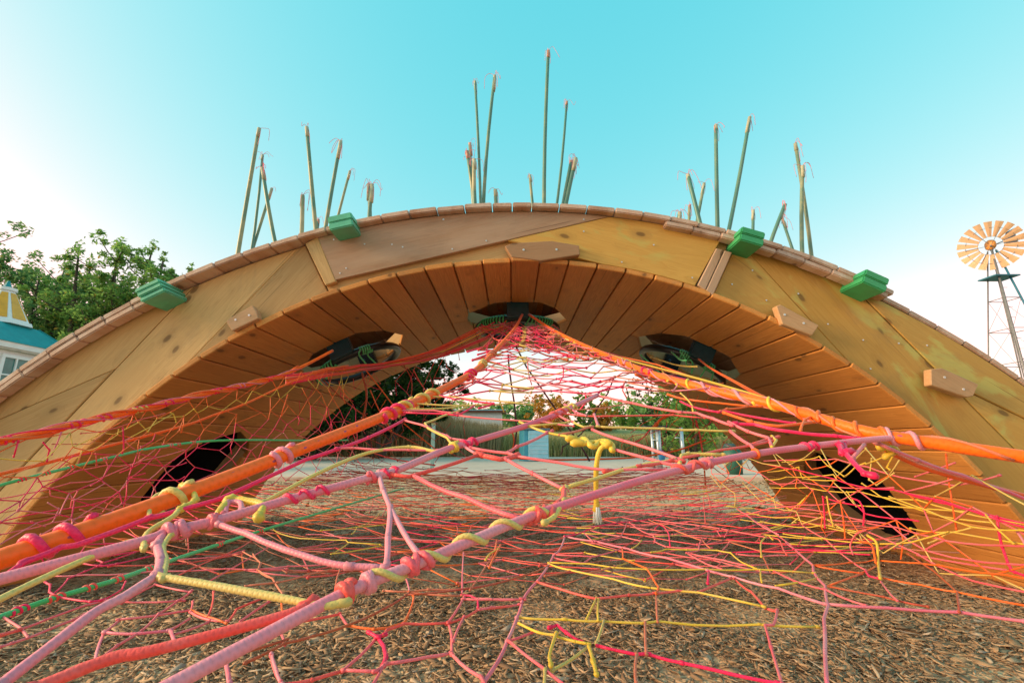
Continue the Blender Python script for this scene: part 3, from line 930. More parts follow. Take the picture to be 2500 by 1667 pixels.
ORD = ['first', 'second', 'third', 'fourth', 'fifth', 'sixth', 'seventh', 'eighth', 'ninth', 'tenth', 'eleventh']
for grp, lst in poles.items():
    order = sorted(range(len(lst)), key=lambda i: lst[i][1][0])
    for i, (b0, t0) in enumerate(lst):
        yy = (3.62, 4.80, 3.58, 4.86, 3.66)[i % 5]
        top, base = at_y(*t0, yy), at_y(*b0, yy)
        dirv = (base - top).normalized()
        p = base.copy()
        for _ in range(400):                       # run down to the deck
            if math.hypot(p.x - DX, p.z - DZ) <= DR + 0.002: break
            p += dirv * 0.005
        L = (top - p).length
        lean = 'leaning right' if top.x - p.x > 0.10 * L else ('leaning left' if top.x - p.x < -0.06 * L else 'upright')
        hgt = 'tall' if L > 1.3 else ('middling' if L > 0.75 else 'short')
        lab = f'{hgt} {lean} pole, {ORD[order.index(i)]} tip from the left in the {grp} cluster on the bridge'
        root = empty('bamboo_pole', p, lab, 'pole', 'bamboo poles standing on the bridge deck')
        g = Geo()
        w = random.uniform(0.0155, 0.019)
        bend = Vector((random.uniform(-.022, .022) * L, random.uniform(-.015, .015) * L, 0))
        pts = [p + (top - p) * t + bend * math.sin(math.pi * t) for t in np.linspace(0, 1, 7)]
        g.tube(pts, w * 1.08, 10, w * 0.92)
        o = link('shaft', g.mesh(), POLE, root, Matrix.Identity(4))
        g = Geo()
        up = (top - p).normalized()
        tl = min(0.15, L * 0.3) * random.uniform(0.3, 1.2)
        g.tube([top - up * tl, top - up * tl * 0.5, top + up * 0.003], w * 0.965, 10, w * 0.95)
        link('taped_tip', g.mesh(), TAPE2 if random.random() < 0.18 else TAPE, root)
        g = Geo()
        for k in range(random.choice((2, 3, 4))):
            an = random.uniform(0, 2 * math.pi); l = random.uniform(0.05, 0.16)
            s = Vector((math.cos(an), 0.4 * math.sin(an), 0))
            a = top + up * 0.004
            g.tube(catmull([a, a + s * l * 0.35 + Vector((0, 0, random.uniform(0.0, 0.05))), a + s * l * 0.7 + Vector((0, 0, random.uniform(-0.06, 0.04))), a + s * l * random.uniform(0.6, 1.0) + Vector((0, 0, random.uniform(-0.17, 0.02)))], 4), 0.0018, 5)
        g.tube(catmull([top - up * 0.02 + Vector((w, 0, 0)), top - up * 0.1 + Vector((w * 1.3, -0.01, 0)), top - up * random.uniform(0.12, 0.22) + Vector((w * 1.1, -0.01, 0))], 4), 0.0018, 5)
        link('string_tuft', g.mesh(), MAT['pale'], root)
# ------------------------------------------------------------------ climbing net
# Three surfaces hold the ropes, each a plane in the place: the raised front web climbs from the lens to the middle ring,
# the floor web hangs level 0.27 m under the lens, and two side wings lift from it to the side ropes.
def d_up(px, py): return 1.0 / max(-2.44 + 0.00345 * py, 0.262)
def inv_low(px, py):
    w = max((py - 1085) * 0.00328, 0.20)
    if px < 950: w = max(w, 0.80 - 0.0005 * px)
    if px > 1560: w = max(w, 0.5 + (px - 1760) * 0.0011)
    return w
def d_low(px, py): return 1.0 / inv_low(px, py)
PAN = {'1': (0, 1200, .2979), '2': (600, 1200, .2979), '3': (1200, 1200, .2979), '4': (1800, 1200, .2979), 'S': (0, 0, 1.0),
       'Z': (0, 900, .3827), 'L': (0, 900, .287), 'M': (700, 830, .1722), 'T': (1100, 720, .1722)}
def to_src(pan, pts):
    ox, oy, s = PAN[pan]
    return [(ox + x * s, oy + y * s) for x, y in pts]

net = empty('climbing_net', (0, 2.4, 0), 'hand-knotted climbing net of orange, pink and yellow ropes slung under the arch', 'rope net')
n_cords = [0]

def lumps(g, pts, r, p_in=0.5, ends=True):
    n = len(pts)
    for i, p in enumerate(pts):
        if (i in (0, n - 1) and ends) or random.random() < p_in:
            a, b = pts[max(i - 1, 0)], pts[min(i + 1, n - 1)]
            d = b - a
            g.blob(p, r * random.uniform(1.2, 1.55), d if d.length > 1e-6 else None, random.uniform(0.8, 1.5))

def soft(P, n=3):
    """nearly straight cord between knots with a little give"""
    out = []
    for a, b in zip(P, P[1:]):
        L = (b - a).length
        j = Vector((random.gauss(0, 1), random.gauss(0, 1), random.gauss(0, 1))) * L * 0.010
        j.z -= L * 0.012
        for k in range(n):
            t = k / n
            out.append(a + (b - a) * t + j * 4 * t * (1 - t))
    out.append(P[-1])
    return out

def cord(P, r, mat, name='mesh_cord', parent=None, sides=7, knots=0.45, ends=True, curve=False, r2=None, label=None):
    g = Geo()
    Q = catmull(P, 5) if curve else soft(P)
    g.tube(Q, r, sides, r2, 0.06)
    lumps(g, P, r, knots, ends)
    o = link(name, g.mesh(), MAT[mat], parent or net)
    if label: o['label'] = label
    return o

def helix(path, r_core, r, turns, t0, t1, sides=7, phase=0.0, grow=1.0):
    """wrap round a rope between fractions t0..t1 of its path"""
    P = [Vector(p) for p in path]
    seg = [0.0]
    for a, b in zip(P, P[1:]): seg.append(seg[-1] + (b - a).length)
    tot = seg[-1]
    def ev(t):
        s = t * tot
        for i in range(len(P) - 1):
            if s <= seg[i + 1] or i == len(P) - 2:
                f = (s - seg[i]) / max(seg[i + 1] - seg[i], 1e-9)
                return P[i].lerp(P[i + 1], f), (P[i + 1] - P[i]).normalized()
    out = []
    m = max(int(turns * 12), 6)
    ref = Vector((0.13, 0.21, 0.97))
    for k in range(m + 1):
        f = k / m
        p, d = ev(t0 + (t1 - t0) * f)
        a = d.cross(ref).normalized(); b = d.cross(a)
        ph = phase + f * turns * 2 * math.pi
        out.append(p + (a * math.cos(ph) + b * math.sin(ph)) * (r_core + r * 0.5) * grow)
    g = Geo(); g.tube(out, r, sides)
    return g, out

def wrap(rope, path, r_core, r, turns, t0, t1, mat, phase=None):
    g, _ = helix(path, r_core, r, turns, t0, t1, 8, random.uniform(0, 6) if phase is None else phase)
    return link('lashing', g.mesh(), MAT[mat], rope)

def rope(pts, depth, r, mat, name, sides=14, label=None, steps=7):
    P = [at_d(a, b, depth(a, b)) for a, b in pts] if not isinstance(pts[0], Vector) else pts
    Q = catmull(P, steps)
    g = Geo(); g.tube(Q, r, sides)
    o = link(name, g.mesh(), MAT[mat], net)
    if label: o['label'] = label
    return o, Q

# thick ropes ---------------------------------------------------------------
OL_PX = [(-170, 1432), (0, 1365), (215, 1292), (430, 1214), (690, 1113), (965, 1004), (1110, 935), (1170, 897), (1222, 842), (1258, 800), (1275, 768)]
oL, QL = rope(OL_PX, d_up, 0.0102, 'orange_rope', 'orange_rope', 18, 'thick orange rope running from lower left up to the middle ring')
OR_PX = [(1292, 768), (1340, 800), (1400, 832), (1500, 876), (1595, 914), (1750, 955), (1900, 990), (2100, 1050), (2300, 1085), (2500, 1115), (2700, 1143)]
oR, QR = rope(OR_PX, d_up, 0.0106, 'orange_rope', 'orange_rope', 18, 'thick orange rope running from the middle ring down to the right')
def frac(Q, px):
    """fraction along the path nearest to photo column px"""
    best = (1e9, 0)
    L = [0.0]
    for a, b in zip(Q, Q[1:]): L.append(L[-1] + (b - a).length)
    for i, p in enumerate(Q):
        y, z = p.y, p.z - CAM_H
        t = y * CP + z * SP
        u = 1250 + F_PX * p.x / t
        if abs(u - px) < best[0]: best = (abs(u - px), L[i] / L[-1])
    return best[1]
for px, w, tr, m in [(150, 0.016, 2.2, 'hot'), (440, 0.012, 1.6, 'straw'), (690, 0.012, 2.0, 'pale'), (968, 0.03, 3.2, 'hot'), (1000, 0.02, 1.5, 'straw'), (1030, 0.03, 2.0, 'straw'), (1145, 0.02, 2.2, 'hot'), (1180, 0.02, 2.0, 'straw'), (1200, 0.03, 2.0, 'salmon')]:
    f = frac(QL, px)
    wrap(oL, QL, 0.0100, 0.0042 if px < 900 else 0.0046, tr, max(f - w / 2, 0), min(f + w / 2, 1), m)
for px, w, tr, m in [(1530, 0.03, 1.6, 'pale'), (1580, 0.02, 1.5, 'hot'), (1668, 0.02, 1.5, 'yellow'), (1740, 0.06, 2.0, 'pale'), (1875, 0.02, 1.5, 'yellow'), (1965, 0.02, 1.2, 'orange'), (2095, 0.03, 2.4, 'orange'), (2215, 0.02, 2.0, 'pale')]:
    f = frac(QR, px)
    wrap(oR, QR, 0.0104, 0.0038, tr, max(f - w / 2, 0), min(f + w / 2, 1), m)
# thin cord lying along the right rope
g, _ = helix(QR, 0.0106, 0.0024, 7, frac(QR, 1420), frac(QR, 2480), 6, 1.0); link('lashing', g.mesh(), MAT['salmon'], oR)
g, _ = helix(QR, 0.0106, 0.0022, 4, frac(QR, 1500), frac(QR, 2000), 6, 2.6); link('lashing', g.mesh(), MAT['pale'], oR)

P1 = [(-120, 1452), (-40, 1424), (345, 1322), (410, 1298), (524, 1271), (708, 1218), (800, 1194), (907, 1164), (968, 1148), (1087, 1098), (1152, 1079), (1278, 1041), (1363, 1009), (1458, 965)]
p1, Q1 = rope(P1, d_up, 0.0054, 'pale', 'pink_rope', 14, 'faded pink rope running beside the left orange rope')
P2 = [(120, 1830), (300, 1735), (600, 1575), (862, 1438), (1017, 1376), (1240, 1282), (1366, 1236), (1615, 1158), (1845, 1107), (2097, 1076), (2212, 1066)]
p2, Q2 = rope(P2, d_up, 0.0053, 'pale', 'pink_rope', 16, 'thick faded pink rope nearest the lens, tied to the right orange rope')
for Q, o, lst in ((Q1, p1, [(400, 470, 3.5, 'pale', .0066), (500, 560, 2.2, 'pink', .005), (690, 800, 4.5, 'hot', .0042), (890, 920, 2.0, 'pink', .005), (930, 975, 2.2, 'hot', .0035), (1095, 1125, 2.6, 'yellow', .0055), (1128, 1160, 3, 'hot', .0045), (1340, 1370, 3.5, 'red', .005), (1380, 1400, 3, 'straw', .005)]),
                  (Q2, p2, [(835, 872, 2.3, 'red', .0066), (875, 905, 1.6, 'pale', .0060), (990, 1060, 2.4, 'pink', .0062), (1290, 1345, 2.3, 'red', .0060), (1660, 1700, 2.5, 'red', .005), (1700, 1730, 2.0, 'pink', .005), (1845, 1860, 1.5, 'orange', .0045), (1940, 1990, 3, 'hot', .0042), (2190, 2215, 3, 'pink', .0045)])):
    for a, b, tr, m, rr in lst:
        fa, fb = frac(Q, a), frac(Q, b)
        wrap(o, Q, 0.0050, rr * 0.60, tr * 0.62, fa, fb, m)
        wrap(o, Q, 0.0056, rr * 0.55, -tr * 0.45, fa + (fb - fa) * 0.15, fb - (fb - fa) * 0.1, m)
# yellow cord wound along the near pink rope
g, _ = helix(Q2, 0.0053, 0.0032, 5.2, frac(Q2, 860), frac(Q2, 1375), 8, 2.0); link('lashing', g.mesh(), MAT['straw'], p2)
U = lambda pan, pts: [at_d(a, b, d_up(a, b)) for a, b in to_src(pan, pts)]
def up(pan, pts, r, mat, name='mesh_cord', **k): return cord(U(pan, pts), r * 0.66, mat, name, sides=k.pop('sides', 9), **k)

up('S', [(60, 1690), (268, 1608), (387, 1584), (700, 1500), (752, 1474)], 0.0062, 'red', 'pink_rope', sides=12, curve=True, knots=0, label='coral rope low beside the near pink rope')
up('S', [(-20, 1690), (18, 1659), (149, 1557), (238, 1490), (304, 1455), (384, 1403)], 0.0060, 'pale', 'pink_rope', sides=12, curve=True, knots=0.2)
up('S', [(384, 1403), (392, 1365), (385, 1330), (400, 1302)], 0.0062, 'pale', sides=12, curve=True, knots=0.4)
up('S', [(396, 1412), (405, 1370), (398, 1335), (420, 1300)], 0.0042, 'straw', curve=True, knots=0.0)
up('S', [(-60, 1500), (0, 1462), (149, 1391), (298, 1328), (350, 1318)], 0.0044, 'straw', 'yellow_rope', sides=10, curve=True, knots=0)
up('S', [(396, 1408), (506, 1426), (700, 1462), (790, 1478), (840, 1470)], 0.0050, 'straw', 'yellow_rope', sides=10, curve=True, knots=0)
# yellow loop over the left orange rope and the pink cord beside it
up('S', [(352, 1338), (352, 1318), (366, 1295), (420, 1262), (436, 1245)], 0.0045, 'straw', curve=True, knots=0.2)
up('S', [(364, 1262), (366, 1235), (378, 1212), (398, 1204), (440, 1196)], 0.0040, 'straw', curve=True, knots=0.0)
up('S', [(445, 1240), (475, 1222), (470, 1200), (448, 1186)], 0.0052, 'yellow', curve=True, knots=0.6)
up('S', [(540, 1244), (562, 1220), (600, 1222), (640, 1232), (632, 1262)], 0.0068, 'yellow', sides=12, curve=True, knots=0.7)
up('S', [(548, 1262), (556, 1228), (585, 1226), (590, 1245)], 0.0048, 'pale', sides=10, curve=True, knots=0.3)
up('S', [(640, 1228), (681, 1206), (781, 1153), (896, 1106), (999, 1091), (1068, 1102), (1106, 1092)], 0.0042, 'straw', 'yellow_rope', sides=10, curve=True, knots=0.3)
up('S', [(-60, 1452), (60, 1372), (150, 1335), (188, 1330), (364, 1264), (440, 1244), (536, 1218), (746, 1122), (823, 1096), (900, 1068), (988, 1024)], 0.0044, 'hot', 'pink_rope', sides=12, knots=0.5, label='hot pink cord running under the left orange rope')
for pts, r, m in [
    ([(746, 1122), (823, 1095), (861, 1093), (930, 1098), (1000, 1098), (1068, 1098)], .0030, 'pink'),
    ([(988, 1007), (1083, 1010), (1118, 1014), (1156, 991)], .0032, 'hot'), ([(975, 1002), (1060, 1002), (1118, 1008)], .0030, 'pink'),
    ([(1118, 1014), (1225, 1024), (1330, 1030), (1400, 1040)], .0028, 'pink'),
    ([(1000, 990), (1014, 972), (1030, 966), (1100, 968), (1165, 975), (1300, 988)], .0030, 'straw'), ([(975, 988), (1000, 984), (1110, 990), (1165, 988), (1290, 978)], .0030, 'straw'),
    ([(990, 998), (1060, 998), (1110, 994), (1137, 985)], .0028, 'straw'), ([(1075, 966), (1110, 975), (1125, 972), (1160, 980), (1205, 985), (1170, 996)], .0034, 'hot'),
    ([(1100, 965), (1160, 935), (1200, 905)], .0028, 'hot'),
    ([(1137, 995), (1079, 1016), (1038, 1033), (1045, 1045), (1091, 1068), (1106, 1088)], .0034, 'straw'),
    ([(988, 1026), (1030, 1037), (1044, 1042), (1092, 1064), (1100, 1070), (1144, 1076)], .0034, 'pink'),
    ([(1118, 1079), (1167, 1110)], .0038, 'pale'), ([(1167, 1110), (999, 1163), (958, 1158)], .0044, 'red'),
    ([(1150, 1093), (1240, 1106), (1262, 1112)], .0040, 'pink'), ([(1171, 1110), (1221, 1121), (1262, 1112)], .0066, 'red'),
    ([(1259, 1113), (1366, 1129), (1489, 1148), (1623, 1146)], .0036, 'pink'), ([(1236, 1121), (1300, 1155), (1378, 1194)], .0042, 'pink'),
    ([(1240, 1104), (1262, 1090), (1336, 1056), (1348, 1052)], .0038, 'pink'), ([(1367, 1061), (1436, 1043), (1445, 1042)], .0036, 'salmon'),
    ([(1270, 1030), (1336, 1056), (1380, 1064), (1404, 1074)], .0036, 'yellow'), ([(1291, 1040), (1382, 1032), (1395, 1027), (1405, 1033), (1425, 1042), (1442, 1040)], .0034, 'straw'),
    ([(1451, 1012), (1460, 1038)], .0042, 'pale'), ([(1460, 1041), (1520, 1043), (1620, 1046), (1700, 1049), (1790, 1052)], .0036, 'straw'),
    ([(1447, 1049), (1520, 1075), (1620, 1107), (1664, 1124)], .0042, 'pink'), ([(1358, 1010), (1382, 1024), (1400, 1030)], .0036, 'pink'), ([(1380, 988), (1405, 1006), (1430, 1014)], .0038, 'pale'),
    ([(1497, 1096), (1551, 1111), (1620, 1130), (1652, 1136)], .0040, 'pink'),
    ([(1455, 965), (1516, 978), (1540, 983), (1659, 1006), (1701, 1008), (1739, 1021), (1785, 1038)], .0046, 'pink'),
    ([(1200, 896), (1276, 919), (1356, 942), (1419, 960), (1452, 965)], .0040, 'pale'), ([(1353, 1006), (1445, 1016), (1644, 1013), (1720, 1020)], .0028, 'red'),
    ([(1400, 1000), (1470, 996), (1530, 985)], .0024, 'salmon'),
    ([(1662, 980), (1693, 994), (1754, 1006), (1768, 1003), (1900, 1027), (1940, 1032)], .0036, 'hot'), ([(1632, 963), (1693, 977), (1759, 984), (1815, 990), (1856, 992)], .0040, 'orange'),
    ([(1759, 1003), (1775, 998), (1825, 992)], .0036, 'orange'), ([(1770, 1008), (1830, 1028), (1900, 1040), (1985, 1030)], .0048, 'orange'),
    ([(1795, 1034), (1840, 1036), (1875, 1045), (1925, 1053), (2040, 1064), (2097, 1070)], .0052, 'hot'), ([(1780, 1030), (1826, 1053), (1875, 1068), (1883, 1087)], .0044, 'pink'),
    ([(1784, 1053), (1833, 1087), (1847, 1102)], .0044, 'pink'), ([(1833, 1085), (1880, 1070), (1900, 1066)], .0036, 'red'), ([(1650, 1120), (1760, 1098), (1885, 1076)], .0036, 'red'),
    ([(926, 1152), (935, 1195), (953, 1240), (947, 1310), (944, 1378)], .0050, 'pale'), ([(953, 1240), (984, 1297), (1028, 1358)], .0048, 'pale'),
    ([(1014, 1163), (1140, 1215), (1275, 1266)], .0048, 'pink'), ([(534, 1279), (600, 1301), (749, 1358), (853, 1382), (938, 1386)], .0050, 'pale'),
    ([(1378, 1194), (1376, 1215), (1362, 1228), (1350, 1250)], .0058, 'red'), ([(1382, 1192), (1376, 1222), (1352, 1262), (1330, 1275)], .0050, 'straw'),
    ([(1378, 1192), (1450, 1170), (1516, 1148), (1580, 1132), (1646, 1122)], .0044, 'straw'), ([(1480, 1150), (1560, 1138), (1640, 1124), (1665, 1126)], .0042, 'red'),
    ([(1660, 1130), (1664, 1111), (1680, 1107), (1765, 1110)], .0044, 'straw'), ([(1455, 965), (1466, 955), (1490, 944)], .0040, 'hot'), ([(1885, 1090), (1895, 1075), (1885, 1065)], .0038, 'yellow'),
    ([(1662, 960), (1690, 990), (1692, 1004)], .0030, 'yellow'), ([(1955, 1050), (1965, 1025), (1985, 1015)], .0042, 'orange'), ([(2060, 1080), (2068, 1110), (2110, 1155), (2128, 1160)], .0060, 'hot'),
    ([(2050, 1085), (2054, 1108), (2072, 1104)], .0075, 'hot'), ([(2080, 1120), (2110, 1085)], .0048, 'pink')]:
    cord([at_d(a, b, d_up(a, b)) for a, b in pts], r * 0.62, m, sides=9, knots=0.5)
# the big yellow knot with its hanging, frayed tail
kn = [(1396, 1072), (1412, 1074), (1428, 1072), (1440, 1086), (1452, 1090), (1464, 1078), (1482, 1078), (1494, 1086), (1496, 1100), (1488, 1090), (1470, 1082), (1448, 1080), (1430, 1082), (1412, 1082)]
kp = [at_d(a, b, d_up(a, b) + 0.006 * math.sin(i * 1.9)) for i, (a, b) in enumerate(kn)]
cord(kp, 0.0048, 'yellow', 'yellow_rope', sides=12, curve=True, knots=0.0, label='thick yellow knot with a tail hanging from it')
dk = d_up(1470, 1085) - 0.02
tail = [at_d(a, b, dk) for a, b in [(1484, 1086), (1466, 1096), (1457, 1130), (1455, 1180), (1456, 1238)]]
yt = cord(tail, 0.0042, 'yellow', 'yellow_rope', sides=12, curve=True, knots=0.0)
g = Geo()
e = tail[-1]
for k in range(26):
    a = random.uniform(0, 6.28); q = random.uniform(0, 0.005)
    s = Vector((math.cos(a) * q, math.sin(a) * q, 0.004))
    g.tube([e + s, e + s * 1.3 + Vector((0, 0, -0.012)), e + s * 1.8 + Vector((random.uniform(-.001, .001), 0, -0.030 + random.uniform(-.004, .006)))], 0.0009, 4)
link('frayed_end', g.mesh(), MAT['white'], yt)

# left side ropes -------------------------------------------------------------
def d_o2(px, py): return 1.0 / max(0.80 - 0.000575 * px, 0.27)
o2, Q_O2 = rope([(-150, 1106), (0, 1078), (140, 1045), (300, 1010), (430, 978), (560, 948), (650, 928), (700, 912), (760, 884), (812, 856)], d_o2, 0.0088, 'orange_rope', 'orange_rope', 14, 'orange rope along the top of the left wing of the net')
for px in (10, 180, 250, 330, 420, 520, 590, 660):
    f = frac(Q_O2, px)
    wrap(o2, Q_O2, 0.0088, 0.0032, random.uniform(1.5, 3), f - 0.012, f + 0.014, random.choice(['hot', 'pale', 'straw', 'hot']))
for m, ph, rr in (('pale', 0.4, .003), ('hot', 2.5, .003), ('orange', 4.2, .006)):
    g, _ = helix(Q_O2, 0.0088, rr * 0.75, 4, 0.02, 0.8, 6, ph, 1.25); link('lashing', g.mesh(), MAT[m], o2)
rope([(-150, 1196), (0, 1157), (120, 1128), (250, 1092), (350, 1066), (460, 1036), (520, 1014), (600, 985), (700, 938), (780, 905), (850, 892)], d_o2, 0.0052, 'orange', 'orange_rope', 12, 'thinner orange rope crossing the left wing')
gr, Qg = rope([(-40, 1200), (19, 1179), (153, 1145), (290, 1112), (364, 1095), (490, 1078), (600, 1074), (746, 1075), (850, 1074)], d_low, 0.0046, 'green', 'green_rope', 12, 'green rope crossing the left wing of the net')
for px in (60, 120, 180, 260, 410, 440, 470, 560):
    f = frac(Qg, px); wrap(gr, Qg, 0.0044, 0.0020, 2.2, f - 0.006, f + 0.006, random.choice(['hot', 'pink', 'red']))
gr, Qg = rope([(-90, 1536), (12, 1501), (134, 1459), (277, 1417), (352, 1391), (447, 1358), (610, 1304), (770, 1255), (925, 1209), (985, 1192)], d_low, 0.0046, 'green', 'green_rope', 12, 'green rope low across the floor of the net')
for px in (50, 140, 210, 285, 360, 540, 640):
    f = frac(Qg, px); wrap(gr, Qg, 0.0044, 0.0021, 2.2, f - 0.006, f + 0.006, random.choice(['hot', 'red', 'red']))
# bundle of cords from the middle ring over to the left rope
def d_edge(px, py): return 1.0 / max(0.262, 0.262 + (960 - px) * 0.00042)
for k, m in enumerate(['red', 'orange', 'hot', 'orange', 'salmon', 'red', 'yellow', 'rust', 'pink', 'orange', 'hot', 'red']):
    o = (k - 5.5) * 3.2
    pts = [(1255 + random.uniform(-55, 25), 792 + random.uniform(-10, 14)), (1180 + o * .5, 812 + o + random.uniform(-4, 4)), (1090, 853 + o * 0.8), (1020, 876 + o * .5 + random.uniform(-3, 3)), (955, 888 + o * .35), (880, 897 + o * .4), (800, 908 + o * .6), (700, 927 + o * .7)]
    cord([at_d(a, b, d_edge(a, b) + 0.02 * math.sin(k + a * .01)) for a, b in pts], 0.0042, m, sides=7, knots=0.35, curve=False)
# right side ropes ------------------------------------------------------------
def d_o3(px, py): return 1.0 / min(max(0.27 + (px - 1713) * 0.00205, 0.27), 1.35)
o3, Q3 = rope([(1705, 876), (1734, 898), (1800, 935), (1868, 972), (1960, 1008), (2060, 1040), (2120, 1062)], d_o3, 0.0075, 'orange', 'orange_rope', 12, 'orange rope from the right ring joining the right rope')
rope([(2120, 1066), (2160, 1096), (2240, 1135), (2330, 1164), (2420, 1188), (2560, 1226), (2700, 1262)], lambda a, b: 1 / 1.18, 0.0048, 'orange', 'orange_rope', 12, 'orange cord along the top of the right wing')
cord([at_d(a, b, 1 / 1.2) for a, b in [(2140, 1080), (2240, 1122), (2350, 1160), (2460, 1200), (2560, 1235)]], 0.0032, 'pale')
cord([at_d(a, b, 1 / 1.19) for a, b in [(2150, 1092), (2185, 1098), (2170, 1110)]], 0.0052, 'yellow', knots=0.8)
for k in range(16):
    f0 = k / 15
    m = random.choice(['yellow', 'yellow', 'orange', 'red', 'salmon', 'straw', 'hot'])
    a = (1345 + 280 * f0 * random.uniform(.8, 1.1), 812 + 118 * f0)
    b = (1560 + 420 * random.uniform(0.1, 1.0), 0)
    b = (b[0], 872 + (b[0] - 1560) * 0.33 + random.uniform(-5, 8))
    da = d_up(*a); db = max(d_o3(b[0] if b[0] > 1713 else 1713, 0), 0.75)
    mid = ((a[0] + b[0]) / 2, (a[1] + b[1]) / 2 + random.uniform(0, 8))
    cord([at_d(*a, da), at_d(*mid, 0.5 * (da + db)), at_d(*b, db)], 0.0036, m, knots=0.6)
for a, b, m in [((1566, 868), (1640, 925), 'green'), ((1640, 860), (1675, 880), 'green'), ((1590, 872), (1700, 895), 'straw')]:
    cord([at_d(*a, 3.6), at_d((a[0] + b[0]) / 2, (a[1] + b[1]) / 2 + 6, 3.4), at_d(*b, 3.1)], 0.006, m)
# strands under the middle ring
for k in range(26):
    x0 = 1165 + 195 * random.random()
    y0 = 786 + 10 * abs(x0 - 1262) / 100 + random.uniform(-4, 8)
    x1 = 1130 + 330 * random.random()
    y1 = 815 + 45 * abs(x1 - 1270) / 150 + random.uniform(0, 30)
    m = random.choice(['hot', 'red', 'orange', 'rust', 'hot', 'pink', 'red'])
    cord([at_d(x0, y0, 3.75), at_d((x0 + x1) / 2 + random.uniform(-20, 20), (y0 + y1) / 2 + random.uniform(-5, 5), 3.5), at_d(x1, y1, d_up(x1, y1))], 0.0040, m, knots=0.3, sides=6)
for pts, r in [([(1241, 868), (1246, 920), (1256, 985), (1262, 1050), (1255, 1105)], .007), ([(1262, 850), (1285, 895), (1330, 960), (1375, 1025), (1405, 1068), (1438, 1122)], .007),
               ([(1500, 920), (1484, 960), (1462, 990), (1452, 1010)], .006), ([(1452, 1018), (1420, 1058), (1375, 1090), (1370, 1108)], .005), ([(1530, 950), (1540, 988), (1566, 1012), (1570, 1028)], .004)]:
    cord([at_d(a, b, 3.7) for a, b in pts], r, 'dark', knots=0.5)

